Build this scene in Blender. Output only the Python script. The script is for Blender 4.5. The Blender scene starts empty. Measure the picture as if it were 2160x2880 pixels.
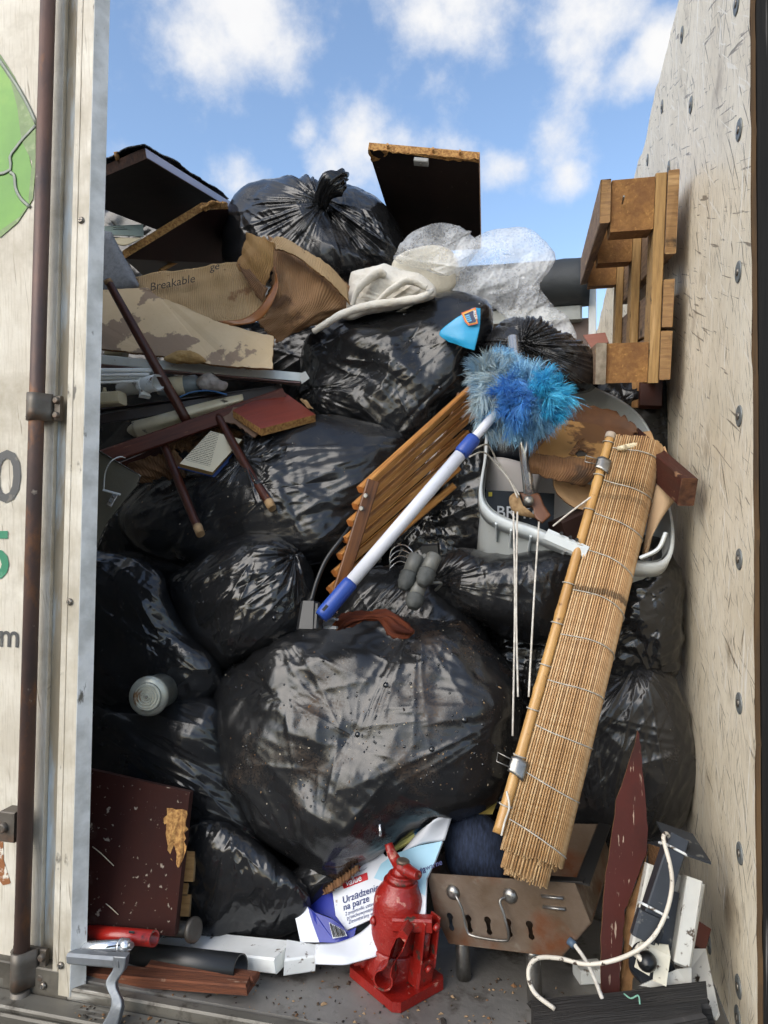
import bpy, math, random
import numpy as np
from mathutils import Vector, Matrix, geometry
sc = bpy.context.scene
random.seed(7); RNG = np.random.RandomState(7)
# ------------------------------------------------------------------ camera
FPX = 1950.0; CAM = np.array([0., 0., 1.65]); YAW, PIT, ROL = .22838, .03361, .0106
def _cam():
    cy, sy, cp, sp = math.cos(YAW), math.sin(YAW), math.cos(PIT), math.sin(PIT)
    f = np.array([-sy*cp, cy*cp, sp]); r = np.array([cy, sy, 0.]); u = np.cross(r, f)
    c, s = math.cos(ROL), math.sin(ROL)
    return c*r+s*u, -s*r+c*u, f
CR, CU, CF = _cam()
cd = bpy.data.cameras.new('camera'); cam = bpy.data.objects.new('camera', cd); sc.collection.objects.link(cam)
cd.sensor_fit = 'VERTICAL'; cd.sensor_height = 36; cd.lens = FPX/2880*36; cd.clip_start = .02; cd.clip_end = 3000
cam.matrix_world = Matrix(((CR[0], CU[0], -CF[0], CAM[0]), (CR[1], CU[1], -CF[1], CAM[1]), (CR[2], CU[2], -CF[2], CAM[2]), (0, 0, 0, 1)))
sc.camera = cam
# ------------------------------------------------------------------ light, sky, exposure
SUN_EL, SUN_AZ = math.radians(33), math.radians(212)      # azimuth clockwise from +Y: behind the camera, to the left
EXPOSURE = 0.95
wd = bpy.data.worlds.new('World'); sc.world = wd; wd.use_nodes = True
nt = wd.node_tree; nt.nodes.clear()
def wn(t, **k):
    n = nt.nodes.new(t)
    for a, b in k.items(): setattr(n, a, b)
    return n
def wl_(a, b): nt.links.new(a, b)
def wmath(op, a, b=None, c=None):
    n = wn('ShaderNodeMath', operation=op)
    for i, v in enumerate((a, b, c)):
        if v is None: continue
        if isinstance(v, (int, float)): n.inputs[i].default_value = v
        else: wl_(v, n.inputs[i])
    return n.outputs[0]
sky = wn('ShaderNodeTexSky', sky_type='NISHITA', sun_disc=False, sun_elevation=SUN_EL, sun_rotation=SUN_AZ)
sky.air_density = 1.0; sky.dust_density = .8; sky.ozone_density = 1.9
tc = wn('ShaderNodeTexCoord')
def pxdir(x, y):
    d = CR*(x-1080)/FPX + CU*(1440-y)/FPX + CF
    return d/np.linalg.norm(d)
def wnoise(scale, detail, rough, off=(0, 0, 0), dist=0.):
    mp = wn('ShaderNodeMapping'); mp.inputs['Location'].default_value = off; wl_(tc.outputs['Generated'], mp.inputs['Vector'])
    n = wn('ShaderNodeTexNoise'); n.inputs['Scale'].default_value = scale; n.inputs['Detail'].default_value = detail
    n.inputs['Roughness'].default_value = rough; n.inputs['Distortion'].default_value = dist; wl_(mp.outputs[0], n.inputs['Vector'])
    return n.outputs['Fac']
# the clouds of the photograph, as puffs in the sky; the same kind of cloud goes on all round
PUFF = [(540, 70, 150, 1.05), (690, 40, 130, 1.0), (790, 150, 90, .8), (600, 170, 110, .75), (420, 150, 90, .4), (1190, 90, 120, 1.0), (1300, 60, 120, .95), (1220, 200, 90, .85), (1390, 150, 60, .6), (1640, 50, 110, .9), (1730, 30, 90, .8), (1860, 130, 80, 1.0), (1800, 200, 70, .8),
        (1010, 400, 110, .9), (930, 460, 90, .8), (650, 500, 75, .8), (1130, 390, 80, .65), (860, 380, 60, .6), (1420, 480, 60, .7), (1590, 495, 50, .75), (1560, 420, 70, .6), (1250, 480, 90, .4), (330, 420, 60, .4), (980, 30, 70, .3)]
acc = None
wv = wn('ShaderNodeVectorMath', operation='NORMALIZE'); wl_(tc.outputs['Generated'], wv.inputs[0])
for x, y, r, a in [(p_[0], p_[1], p_[2]*.95, p_[3]) for p_ in PUFF]:
    d = wn('ShaderNodeVectorMath', operation='DISTANCE'); wl_(wv.outputs[0], d.inputs[0]); d.inputs[1].default_value = tuple(pxdir(x, y))
    q = wmath('DIVIDE', d.outputs['Value'], r/FPX); q = wmath('MULTIPLY', q, q); q = wmath('MULTIPLY', q, -.9)
    g = wmath('MULTIPLY', wmath('EXPONENT', q), a)
    acc = g if acc is None else wmath('MAXIMUM', acc, g)
fine = wnoise(11, 9, .60, (3.1, 1.7, .4), 0.)
big = wnoise(3.2, 4, .5, (7.7, 2.3, 5.1))
vd = wn('ShaderNodeVectorMath', operation='DOT_PRODUCT'); wl_(wv.outputs[0], vd.inputs[0]); vd.inputs[1].default_value = tuple(pxdir(1080, 500))
away = wn('ShaderNodeMapRange'); away.inputs[1].default_value = .86; away.inputs[2].default_value = .70; wl_(vd.outputs['Value'], away.inputs[0])
rest = wmath('MULTIPLY', wmath('MULTIPLY', wmath('SUBTRACT', big, .40), 4.2), away.outputs[0])
wisp = wmath('MULTIPLY', wmath('SUBTRACT', wnoise(6, 6, .6, (2.2, 8.1, 3.7)), .5), 1.3)
dens = wmath('ADD', wmath('ADD', wmath('MAXIMUM', acc, rest), wisp), wmath('MULTIPLY', wmath('SUBTRACT', fine, .5), 2.0))
cf = wn('ShaderNodeMapRange', interpolation_type='SMOOTHSTEP'); cf.inputs[1].default_value = .14; cf.inputs[2].default_value = 1.15; wl_(dens, cf.inputs[0])
cloudmix = wn('ShaderNodeMix', data_type='RGBA'); wl_(cf.outputs[0], cloudmix.inputs[0])
skyg = wn('ShaderNodeMix', data_type='RGBA', blend_type='MULTIPLY'); skyg.inputs[0].default_value = 1; wl_(sky.outputs[0], skyg.inputs[6]); skyg.inputs[7].default_value = (1.0, .98, .95, 1)
wl_(skyg.outputs[2], cloudmix.inputs[6]); shade = wn('ShaderNodeMix', data_type='RGBA'); shade.inputs[6].default_value = (2.9, 2.95, 3.1, 1); shade.inputs[7].default_value = (3.8, 3.75, 3.65, 1); wl_(wnoise(7, 5, .55, (1.3, 4.4, 2.2)), shade.inputs[0]); wl_(shade.outputs[2], cloudmix.inputs[7])
bgn = wn('ShaderNodeBackground'); bgn.inputs['Strength'].default_value = .15; wl_(cloudmix.outputs[2], bgn.inputs['Color'])
wo = wn('ShaderNodeOutputWorld'); wl_(bgn.outputs[0], wo.inputs[0])
sd = bpy.data.lights.new('sun', 'SUN'); sd.energy = 1.5; sd.angle = math.radians(50); sd.color = (1, .94, .85)
sun = bpy.data.objects.new('sun', sd); sc.collection.objects.link(sun)
_s = Vector((math.sin(SUN_AZ)*math.cos(SUN_EL), math.cos(SUN_AZ)*math.cos(SUN_EL), math.sin(SUN_EL)))
sun.rotation_euler = _s.to_track_quat('Z', 'Y').to_euler(); sun.location = (0, -2, 6)
sc.view_settings.view_transform = 'Standard'; sc.view_settings.look = 'None'; sc.view_settings.gamma = 1
sc.view_settings.use_curve_mapping = False; sc.view_settings.exposure = EXPOSURE
wd.cycles.sampling_method = 'MANUAL'; wd.cycles.sample_map_resolution = 256
sc.render.engine = 'CYCLES'; sc.cycles.use_denoising = True; sc.cycles.adaptive_threshold = .05; sc.cycles.max_bounces = 6; sc.cycles.transparent_max_bounces = 12

# ------------------------------------------------------------------ helpers
FLOOR = .90; YR = 1.043; WX = .2794; XL = -.7473
V3 = np.array
def ray(px, py): return CR*(px-1080)/FPX + CU*(1440-py)/FPX + CF
def P(px, py, Y): d = ray(px, py); return CAM + d*(Y/d[1])          # where the line of sight meets the plane y = Y (metres into the truck)
def PZ(px, py, z): d = ray(px, py); return CAM + d*((z-CAM[2])/d[2])
def PX(px, py, X): d = ray(px, py); return CAM + d*(X/d[0])
def nrm(v): v = V3(v, float); return v/max(np.linalg.norm(v), 1e-9)
def lin(h):
    if not isinstance(h, str): return tuple(h)+(1,)
    c = [int(h[i:i+2], 16)/255 for i in (0, 2, 4)]
    return tuple(x/12.92 if x < .04045 else ((x+.055)/1.055)**2.4 for x in c)+(1,)
def _h(i, j, k, s):
    v = np.sin(i*127.1+j*311.7+k*74.7+s*53.3)*43758.5453
    return v-np.floor(v)
def vn(p, s=0):
    p = np.asarray(p, float); b = np.floor(p); f = p-b; f = f*f*(3-2*f); o = 0
    for a in (0, 1):
        for c in (0, 1):
            for d in (0, 1):
                w = (f[:, 0] if a else 1-f[:, 0])*(f[:, 1] if c else 1-f[:, 1])*(f[:, 2] if d else 1-f[:, 2])
                o = o+w*_h(b[:, 0]+a, b[:, 1]+c, b[:, 2]+d, s)
    return o*2-1
def fbm(p, s=0, o=3):
    r = 0; a = 1.
    for i in range(o): r = r+a*vn(np.asarray(p)*2.03**i, s+i*7); a *= .5
    return r
def crom(pts, n, closed=False):
    p = np.asarray(pts, float); m = len(p); out = []
    t = np.linspace(0, m if closed else m-1, n, endpoint=not closed)
    for x in t:
        i = int(min(math.floor(x), m-1 if closed else m-2)); f = x-i
        g = (lambda k: p[k % m]) if closed else (lambda k: p[k] if 0 <= k < m else (2*p[0]-p[1] if k < 0 else 2*p[m-1]-p[m-2]))
        a, b, c, d = g(i-1), g(i), g(i+1), g(i+2)
        out.append(.5*((2*b)+(c-a)*f+(2*a-5*b+4*c-d)*f*f+(3*b-3*c+d-a)*f**3))
    return np.array(out)
class Geo:
    def __init__(s, V, F, uv=None, mi=None, smooth=False): s.V = np.asarray(V, float); s.F = F; s.uv = uv; s.mi = mi; s.smooth = smooth
def join(*gs):
    V = []; F = []; uv = []; mi = []; sm = []; o = 0
    for g in gs:
        V.append(g.V); F += [tuple(i+o for i in f) for f in g.F]; o += len(g.V)
        uv += g.uv if g.uv else [[(0, 0)]*len(f) for f in g.F]; mi += list(g.mi) if g.mi is not None else [0]*len(g.F); sm += [g.smooth]*len(g.F)
    r = Geo(np.concatenate(V), F, uv, mi); r.sml = sm; return r
def wloc(o):
    v = Vector((0, 0, 0))
    while o: v += o.location; o = o.parent
    return v
COL = sc.collection
def O(name, g, mat, par=None, label=None, cat=None, group=None, kind=None, origin=None):
    V = g.V
    if origin is None:
        mn, mx = V.min(0), V.max(0); origin = V3([(mn[0]+mx[0])/2, (mn[1]+mx[1])/2, mn[2]])
    me = bpy.data.meshes.new(name); me.from_pydata((V-origin).tolist(), [], g.F)
    for m in (mat if isinstance(mat, (list, tuple)) else [mat]): me.materials.append(m)
    if g.mi is not None: me.polygons.foreach_set('material_index', [int(x) for x in g.mi])
    sl = getattr(g, 'sml', None)
    me.polygons.foreach_set('use_smooth', sl if sl else [g.smooth]*len(me.polygons))
    if g.uv:
        ul = me.uv_layers.new(name='UVMap'); ul.data.foreach_set('uv', [c for f in g.uv for t in f for c in t])
    me.update()
    o = bpy.data.objects.new(name, me); COL.objects.link(o)
    o.location = Vector(origin) - (wloc(par) if par else Vector((0, 0, 0)))
    if par: o.parent = par
    if label: o['label'] = label
    if cat: o['category'] = cat
    if group: o['group'] = group
    if kind: o['kind'] = kind
    return o
def T(name, label, cat, loc, group=None):
    o = bpy.data.objects.new(name, None); COL.objects.link(o); o.location = Vector(loc); o.empty_display_size = .05
    o['label'] = label; o['category'] = cat
    if group: o['group'] = group
    return o
# ---- shapes
def frame(d, up=(0, 0, 1)):
    d = nrm(d); up = V3(up, float)
    if abs(d@nrm(up)) > .98: up = V3([0, 1., 0]) if abs(d[1]) < .9 else V3([1., 0, 0])
    s = nrm(np.cross(d, up)); return d, s, np.cross(s, d)
def bar(a, b, w, h, up=(0, 0, 1), c=.0015, w2=None, h2=None, jag=0, seg=1, bend=0, seed=0):
    """beam from a to b, w across, h along up, chamfered long edges; jag roughens its ends"""
    a, b = V3(a), V3(b); d, s, u = frame(b-a, up); L = np.linalg.norm(b-a); rr = np.random.RandomState(seed)
    V = []; F = []; uv = []; mi = []
    for k in range(seg+1):
        t = k/seg; ww = w+((w2 or w)-w)*t; hh = h+((h2 or h)-h)*t; x, y = ww/2, hh/2
        pr = [(-x+c, -y), (x-c, -y), (x, -y+c), (x, y-c), (x-c, y), (-x+c, y), (-x, y-c), (-x, -y+c)]
        for (p, q) in pr:
            j = (rr.rand()-.5)*jag if k in (0, seg) else 0; jj = (rr.rand(2)-.5)*jag*.25
            V.append(a+(b-a)*t+d*j+s*(p+jj[0])+u*(q+jj[1]+bend*math.sin(math.pi*t)))
    per = [0, w, w, w+h, w+h, 2*w+h, 2*w+h, 2*w+2*h]
    for k in range(seg):
        for i in range(8):
            j = (i+1) % 8; F.append((8*k+i, 8*k+j, 8*k+8+j, 8*k+8+i)); v0, v1 = per[i], per[j] if j else 2*w+2*h
            uv.append([(L*k/seg, v0), (L*k/seg, v1), (L*(k+1)/seg, v1), (L*(k+1)/seg, v0)]); mi.append(0)
    for r0, rev in ((0, True), (8*seg, False)):
        f = [r0+i for i in range(8)]; f = f[::-1] if rev else f
        F.append(tuple(f)); uv.append([((V[i]-a)@s, (V[i]-a)@u) for i in f]); mi.append(1)
    # outward winding
    F = [f[::-1] for f in F]; uv = [x[::-1] for x in uv]
    return Geo(V, F, uv, mi)
def rag(pts, amp, step, seed=0, close=True):
    rr = np.random.RandomState(seed); o = []; p = [V3(q, float) for q in pts]; n = len(p)
    for i in range(n if close else n-1):
        a, b = p[i], p[(i+1) % n]; k = max(1, int(np.linalg.norm(b-a)/step)); dd = nrm(b-a)
        for j in range(k): o.append(a+(b-a)*(j/k)+(rr.rand(3)-.5)*2*amp*(1 if j else .3))
    return o
def plate(pts, t, away=True, flip=False, d=None):
    """a flat board: polygon (world points) given thickness; material 0 faces, 1 edges"""
    p = V3(pts, float); n = len(p); c = p.mean(0)
    nn = np.zeros(3)
    for i in range(n): nn += np.cross(p[i]-c, p[(i+1) % n]-c)
    nn = nrm(nn)
    if nn@(CAM-c) < 0: p = p[::-1]; nn = -nn
    u = nrm(p[1]-p[0]) if not flip else nrm(p[2]-p[1]); v = np.cross(nn, u)
    off = -nn*t if d is None else V3(d, float)
    V = np.concatenate([p, p+off]); F = [tuple(range(n)), tuple(range(2*n-1, n-1, -1))]
    q = lambda i: ((V[i]-p[0])@u, (V[i]-p[0])@v)
    uv = [[q(i) for i in F[0]], [q(i) for i in F[1]]]; mi = [0, 0]; acc = 0
    for i in range(n):
        j = (i+1) % n; L = np.linalg.norm(p[j]-p[i]); F.append((i, n+i, n+j, j)); uv.append([(acc, 0), (acc, t), (acc+L, t), (acc+L, 0)]); acc += L; mi.append(1)
    return Geo(V, F, uv, mi)
def PL(pts, Y): # px polygon, one Y or a Y for each
    return [P(x, y, Y[i] if isinstance(Y, (list, tuple)) else Y) for i, (x, y) in enumerate(pts)]
def PP(pts3): return [P(*q) for q in pts3]
def tube(path, r, seg=12, inner=None, cap=True, n=None, closed=False, flat=1., up=(0, 0, 1), rough=0, seed=0):
    p = crom(path, n, closed) if n else np.asarray(path, float); m = len(p)
    rad = np.interp(np.linspace(0, 1, m), np.linspace(0, 1, len(r)), r) if isinstance(r, (list, tuple)) else np.full(m, r)
    tg = np.array([nrm(p[(i+1) % m if closed else min(i+1, m-1)]-p[(i-1) % m if closed else max(i-1, 0)]) for i in range(m)])
    _, s, u = frame(tg[0], up); S = []; U = []
    for i in range(m):
        s = nrm(s-tg[i]*(s@tg[i])); u = np.cross(s, tg[i]); S.append(s); U.append(u)
    V = []; F = []; uv = []; mi = []; L = np.concatenate([[0], np.cumsum(np.linalg.norm(np.diff(p, axis=0), axis=1))]); rr = np.random.RandomState(seed)
    def ringset(sc_):
        o = len(V)
        for i in range(m):
            for k in range(seg):
                a = 2*math.pi*k/seg; R = rad[i]*sc_ if sc_ != 1 else rad[i]*(1+(rr.rand()-.5)*rough)
                V.append(p[i]+S[i]*math.cos(a)*R+U[i]*math.sin(a)*R*flat)
        return o
    def skin(o, rev):
        for i in range(m if closed else m-1):
            i2 = (i+1) % m
            for k in range(seg):
                k2 = (k+1) % seg; f = (o+i*seg+k, o+i*seg+k2, o+i2*seg+k2, o+i2*seg+k); w = 2*math.pi*rad[i]/seg
                q = [(L[i], k*w), (L[i], (k+1)*w), (L[i2] if i2 else L[i]+.01, (k+1)*w), (L[i2] if i2 else L[i]+.01, k*w)]
                F.append(f[::-1] if rev else f); uv.append(q[::-1] if rev else q); mi.append(0)
    o = ringset(1); skin(o, True)
    if inner and not closed:
        o2 = ringset(inner); skin(o2, False)
        for e, rv in ((0, False), (m-1, True)):
            for k in range(seg):
                k2 = (k+1) % seg; f = (o+e*seg+k, o+e*seg+k2, o2+e*seg+k2, o2+e*seg+k); F.append(f[::-1] if rv else f); uv.append([(0, 0)]*4); mi.append(1)
    elif cap and not closed:
        F.append(tuple(o+k for k in range(seg))); uv.append([(math.cos(6.283*k/seg)*rad[0], math.sin(6.283*k/seg)*rad[0]) for k in range(seg)]); mi.append(1)
        F.append(tuple(o+(m-1)*seg+k for k in range(seg-1, -1, -1))); uv.append([(math.cos(6.283*k/seg)*rad[-1], math.sin(6.283*k/seg)*rad[-1]) for k in range(seg-1, -1, -1)]); mi.append(1)
    g = join(Geo(V, F, uv, mi, True)); g.sml = [x == 0 for x in mi]; return g
def lathe(a, b, prof, seg=24, up=(0, 0, 1)):
    """profile [(t along a->b, radius in metres)]"""
    a, b = V3(a), V3(b); path = [a+(b-a)*t for t, _ in prof]
    _, s, u = frame(b-a, up); d = nrm(b-a); V = []; F = []; m = len(prof)
    for (t, r), q in zip(prof, path):
        for k in range(seg): an = 2*math.pi*k/seg; V.append(q+s*math.cos(an)*r+u*math.sin(an)*r)
    for i in range(m-1):
        for k in range(seg): k2 = (k+1) % seg; F.append((i*seg+k, (i+1)*seg+k, (i+1)*seg+k2, i*seg+k2))
    F.append(tuple(range(seg))); F.append(tuple((m-1)*seg+k for k in range(seg-1, -1, -1)))
    F = [f[::-1] for f in F]
    g = join(Geo(V, F, None, None, True)); g.sml = [True]*(len(F)-2)+[False]*2; g.uv = None; return g
def sheet(grid, nu, nv, t=.003, disp=None, ragged=0, seed=0, mi_edge=1):
    """a bent sheet through a grid of world points (rows of equal length), with thickness and optional displacement disp(uvw)->metres"""
    G = np.array(grid, float); R_, C_ = G.shape[:2]
    A = np.array([crom(G[i], nu) for i in range(R_)]); B = np.array([crom(A[:, j], nv) for j in range(nu)]).transpose(1, 0, 2)
    du = np.gradient(B, axis=1); dv = np.gradient(B, axis=0); N = np.cross(du, dv); N /= np.linalg.norm(N, axis=2, keepdims=True)+1e-9
    c = B.reshape(-1, 3).mean(0)
    if (N.reshape(-1, 3).mean(0))@(CAM-c) < 0: N = -N
    LU = np.concatenate([[0], np.cumsum(np.linalg.norm(np.diff(B[nv//2], axis=0), axis=1))]); LV = np.concatenate([[0], np.cumsum(np.linalg.norm(np.diff(B[:, nu//2], axis=0), axis=1))])
    uu, vv = np.meshgrid(LU, LV)
    if disp is not None: B = B+N*disp(uu, vv)[..., None]
    if ragged:
        rr = np.random.RandomState(seed)
        for sl, ax in ((np.s_[0, :], dv), (np.s_[-1, :], dv), (np.s_[:, 0], du), (np.s_[:, -1], du)):
            q = ax[sl]; q = q/(np.linalg.norm(q, axis=1, keepdims=True)+1e-9); w = rr.rand(len(q)); w = (w+np.roll(w, 1)*.8)/1.8
            B[sl] += q*((w-.5)*2*ragged)[:, None]
    V = np.concatenate([B.reshape(-1, 3), (B-N*t).reshape(-1, 3)]); n = nu*nv; F = []; uv = []; mi = []
    # orientation
    flip = np.cross(B[0, 1]-B[0, 0], B[1, 0]-B[0, 0])@N[0, 0] < 0
    for j in range(nv-1):
        for i in range(nu-1):
            a = j*nu+i; f = (a, a+1, a+nu+1, a+nu); q = [(LU[i], LV[j]), (LU[i+1], LV[j]), (LU[i+1], LV[j+1]), (LU[i], LV[j+1])]
            F.append(f[::-1] if flip else f); uv.append(q[::-1] if flip else q); mi.append(0)
            f2 = tuple(x+n for x in f); F.append(f2 if flip else f2[::-1]); uv.append(q if flip else q[::-1]); mi.append(0)
    ed = [(i, i+1) for i in range(nu-1)]+[((j+1)*nu-1, (j+2)*nu-1) for j in range(nv-1)]+[(n-1-i, n-2-i) for i in range(nu-1)]+[((nv-1-j)*nu, (nv-2-j)*nu) for j in range(nv-1)]
    for a, b in ed:
        f = (b, a, a+n, b+n); F.append(f[::-1] if flip else f); uv.append([(0, 0), (t, 0), (t, t), (0, t)]); mi.append(mi_edge)
    g = join(Geo(V, F, uv, mi, True)); g.sml = [m == 0 for m in mi]; return g
def SG(rows): return [[P(*q) for q in r] for r in rows]
def tri(x): return np.abs((x-np.floor(x))*2-1)*2-1
def blob(outline, Y, Tf, Tb=None, tilt=0., sq=2.3, seg=250, rings=95, seed=0, lump=.012, knots=(), stretch=(), crump=.006, cfreq=16, disp=None, back=16, fine_=.00014, fans=(), ncrease=0, crease=.0030):
    """closed bulging body (bag, cushion, towel): outline in photo pixels on a plane Y metres in, front bulge Tf, back bulge Tb;
    knots (px,py,reach,amp,n): creases that run together in a point; stretch (angle,amp,freq): drawn folds"""
    Tb = Tb or Tf*1.2; cyp = np.mean([q[1] for q in outline])
    ow = np.array([P(x, y, Y+tilt*(cyp-y)/1000) for x, y in outline]); o = crom(ow, seg, True)
    c = (o.max(0)+o.min(0))/2; n = nrm(CAM-c); e1 = nrm(np.cross(V3([0, 0, 1.]), n)); e2 = np.cross(n, e1); e1 = nrm(e1)
    sF = np.sin(np.linspace(0, 1, rings)[1:]*math.pi/2); sB = np.sin(np.linspace(1, 0, back)[1:-1]*math.pi/2)
    rows = []
    def bul(s): return np.clip(1-s**sq, 0, 1)**(.52)
    for s in sF: rows.append(c+(o-c)*s+n*Tf*bul(s))
    for s in sB: rows.append(c+(o-c)*s-n*Tb*bul(s))
    V = np.concatenate([[c+n*Tf]]+rows+[[c-n*Tb]]); m = len(rows)
    p = V-c; u = p@e1; v = p@e2; w = p@n
    # smooth outward direction
    rad = p/(np.linalg.norm(p, axis=1, keepdims=True)+1e-9); N = rad*.55+n*np.sign(w)[:, None]*np.clip(np.abs(w)/max(Tf, 1e-3), 0, 1)[:, None]
    N /= np.linalg.norm(N, axis=1, keepdims=True)+1e-9
    q = np.stack([u, v, w], 1); h = lump*fbm(q*7, seed, 2)
    rr = np.random.RandomState(seed+100)
    ow0 = None
    warp = np.stack([vn(q*9, seed+3), vn(q*9+5, seed+4), vn(q*9+9, seed+5)], 1)*.018
    if crump:
        msk = np.clip(vn(q*6, seed+8)*.9+.55, 0, 1.3); qq = q+warp
        for i in range(7):
            d = rr.randn(3); d[2] *= .5; d /= np.linalg.norm(d); f = cfreq*(.6+1.5*rr.rand()); k = tri(qq@d*f+rr.rand())
            h = h+crump*msk*(16/f)*.33*np.sign(k)*np.abs(k)**1.3
        h = h+crump*.22*msk*(1-np.abs(vn(qq*60, seed+9)))*2
        m2 = np.clip(vn(q*11, seed+31)*1.6+.25, 0, 1.2); q3 = q+warp*.6
        for i in range(6):
            d = rr.randn(3); d[2] *= .5; d /= np.linalg.norm(d); f = 30+45*rr.rand(); k = tri(q3@d*f+rr.rand()+vn(q3*18, seed+40+i)*.8)
            h = h+fine_*m2*(45/f)*k
    for ang, amp, fr in stretch:
        a = math.radians(ang); ca, sa = math.cos(a), math.sin(a); al = u*ca+v*sa; ac = -u*sa+v*ca+.10*vn(np.stack([al*3.5, w*3, u*0+seed], 1), seed+12)*.25
        s1 = np.stack([ac*fr, al*fr*.13, w*fr*.3], 1); m_ = np.clip(vn(q*5, seed+14)*1.1+.5, 0, 1.2)
        h = h+amp*m_*(1-2*np.abs(vn(s1, seed+15)))+amp*.6*m_*(1-2*np.abs(vn(s1*2.3, seed+16)))+amp*.34*m_*(1-2*np.abs(vn(s1*np.array([4.6, 1.8, 3.]), seed+17)))
    segs = []
    for x0, y0, n_f, ln, a0, a1 in fans:
        k0 = P(x0, y0, Y)-c; ku, kv = k0@e1, k0@e2
        for _ in range(n_f): segs.append((ku+rr.randn()*.006, kv+rr.randn()*.006, math.radians(rr.uniform(a0, a1)), ln*rr.uniform(.4, 1.15), rr.uniform(.5, 1.)))
    umin, umax, vmin, vmax = u.min(), u.max(), v.min(), v.max(); base_a = stretch[0][0] if stretch else 20
    for _ in range(ncrease): segs.append((rr.uniform(umin, umax), rr.uniform(vmin, vmax), math.radians(base_a+rr.randn()*(13 if stretch else 45)+(180 if rr.rand() < .5 else 0)), rr.uniform(.08, .34), rr.uniform(.35, 1.)*rr.choice((1, 1, -1))))
    front = w > -Tf*.2; uf, vf = u[front]+warp[front, 0]*.35, v[front]+warp[front, 1]*.35; hf = np.zeros(len(uf))
    for su, sv, an, ln, st in segs:
        du_, dv_ = uf-su, vf-sv; al = (du_*math.cos(an)+dv_*math.sin(an))/ln; ac = np.abs(-du_*math.sin(an)+dv_*math.cos(an)); wd_ = .0026+.0085*rr.rand()**1.5
        ok = (al > 0) & (al < 1) & (ac < wd_*7); hf[ok] += st*np.exp(-ac[ok]/wd_)*(4*al[ok]*(1-al[ok]))**.6
    h[front] += np.clip(hf, -1.2, 1.6)*crease
    for kx, ky, reach, amp, nk in knots:
        kp = P(kx, ky, Y)-c; ku, kv = kp@e1, kp@e2; r = np.hypot(u-ku, v-kv)+1e-6; th = np.arctan2(v-kv, u-ku)
        s1 = np.stack([np.cos(th)*nk*.5+3, np.sin(th)*nk*.5+7, r*7], 1); amp = amp*np.clip(.45+1.2*vn(np.stack([np.cos(th)*1.6+seed, np.sin(th)*1.6, r*4], 1), seed+25), .05, 1.2)
        h = h+amp*np.exp(-(r/reach)**1.3)*(1-2.2*np.abs(vn(s1, seed+21)))+amp*.5*np.exp(-(r/reach)**1.3)*(1-2*np.abs(vn(s1*2.1, seed+22)))
        h = h-amp*1.2*np.exp(-(r/(reach*.35))**2)
    if disp is not None: h = h+disp(u, v, w)
    V = V+N*h[:, None]
    F = [(0, 1+k, 1+(k+1) % seg) for k in range(seg)]
    for i in range(m-1):
        a = 1+i*seg; F += [(a+k, a+seg+k, a+seg+(k+1) % seg, a+(k+1) % seg) for k in range(seg)]
    a = 1+(m-1)*seg; F += [(a+k, len(V)-1, a+(k+1) % seg) for k in range(seg)]
    # winding: make it face out
    t = V[list(F[0])]; 
    if np.cross(t[1]-t[0], t[2]-t[0])@n < 0: F = [f[::-1] for f in F]
    return Geo(V, F, None, None, True)
def textg(s, origin, ux, uy, size, off=.0012, shear=0., thick=.0, spacing=1.0, center=False):
    cu = bpy.data.curves.new('t', 'FONT'); cu.body = s; cu.size = 1; cu.shear = shear; cu.offset = thick; cu.space_character = spacing; cu.resolution_u = 3
    if center: cu.align_x = 'CENTER'; cu.align_y = 'CENTER'
    ob = bpy.data.objects.new('t', cu); COL.objects.link(ob); dg = bpy.context.evaluated_depsgraph_get(); dg.update()
    me = ob.evaluated_get(dg).to_mesh(); V = np.array([v.co[:] for v in me.vertices]); F = [tuple(p.vertices) for p in me.polygons]
    ob.evaluated_get(dg).to_mesh_clear(); bpy.data.objects.remove(ob); bpy.data.curves.remove(cu)
    ux, uy = nrm(ux), nrm(uy); n = nrm(np.cross(ux, uy)); W = V3(origin)+np.outer(V[:, 0]*size, ux)+np.outer(V[:, 1]*size, uy)+n*off
    return Geo(W, F)
# ------------------------------------------------------------------ materials
def flutes(t, b, tcn, L):
    last = b.inputs['Base Color'].links[0].from_socket; w = t.nodes.new('ShaderNodeTexWave'); w.inputs['Scale'].default_value = 60; w.inputs['Distortion'].default_value = 1.2; w.inputs['Detail'].default_value = 1; L(tcn.outputs['UV'], w.inputs['Vector'])
    n = t.nodes.new('ShaderNodeTexNoise'); n.inputs['Scale'].default_value = 9; L(tcn.outputs['UV'], n.inputs['Vector']); m0 = t.nodes.new('ShaderNodeMath'); m0.operation = 'MULTIPLY'; L(w.outputs['Fac'], m0.inputs[0]); L(n.outputs['Fac'], m0.inputs[1])
    x = t.nodes.new('ShaderNodeMix'); x.data_type = 'RGBA'; x.blend_type = 'MULTIPLY'; L(m0.outputs[0], x.inputs[0]); L(last, x.inputs[6]); x.inputs[7].default_value = (.82, .79, .74, 1); L(x.outputs[2], b.inputs['Base Color'])
    bn = t.nodes.new('ShaderNodeBump'); bn.inputs['Distance'].default_value = .0012; L(w.outputs['Fac'], bn.inputs['Height']); L(bn.outputs[0], b.inputs['Normal'])
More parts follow.
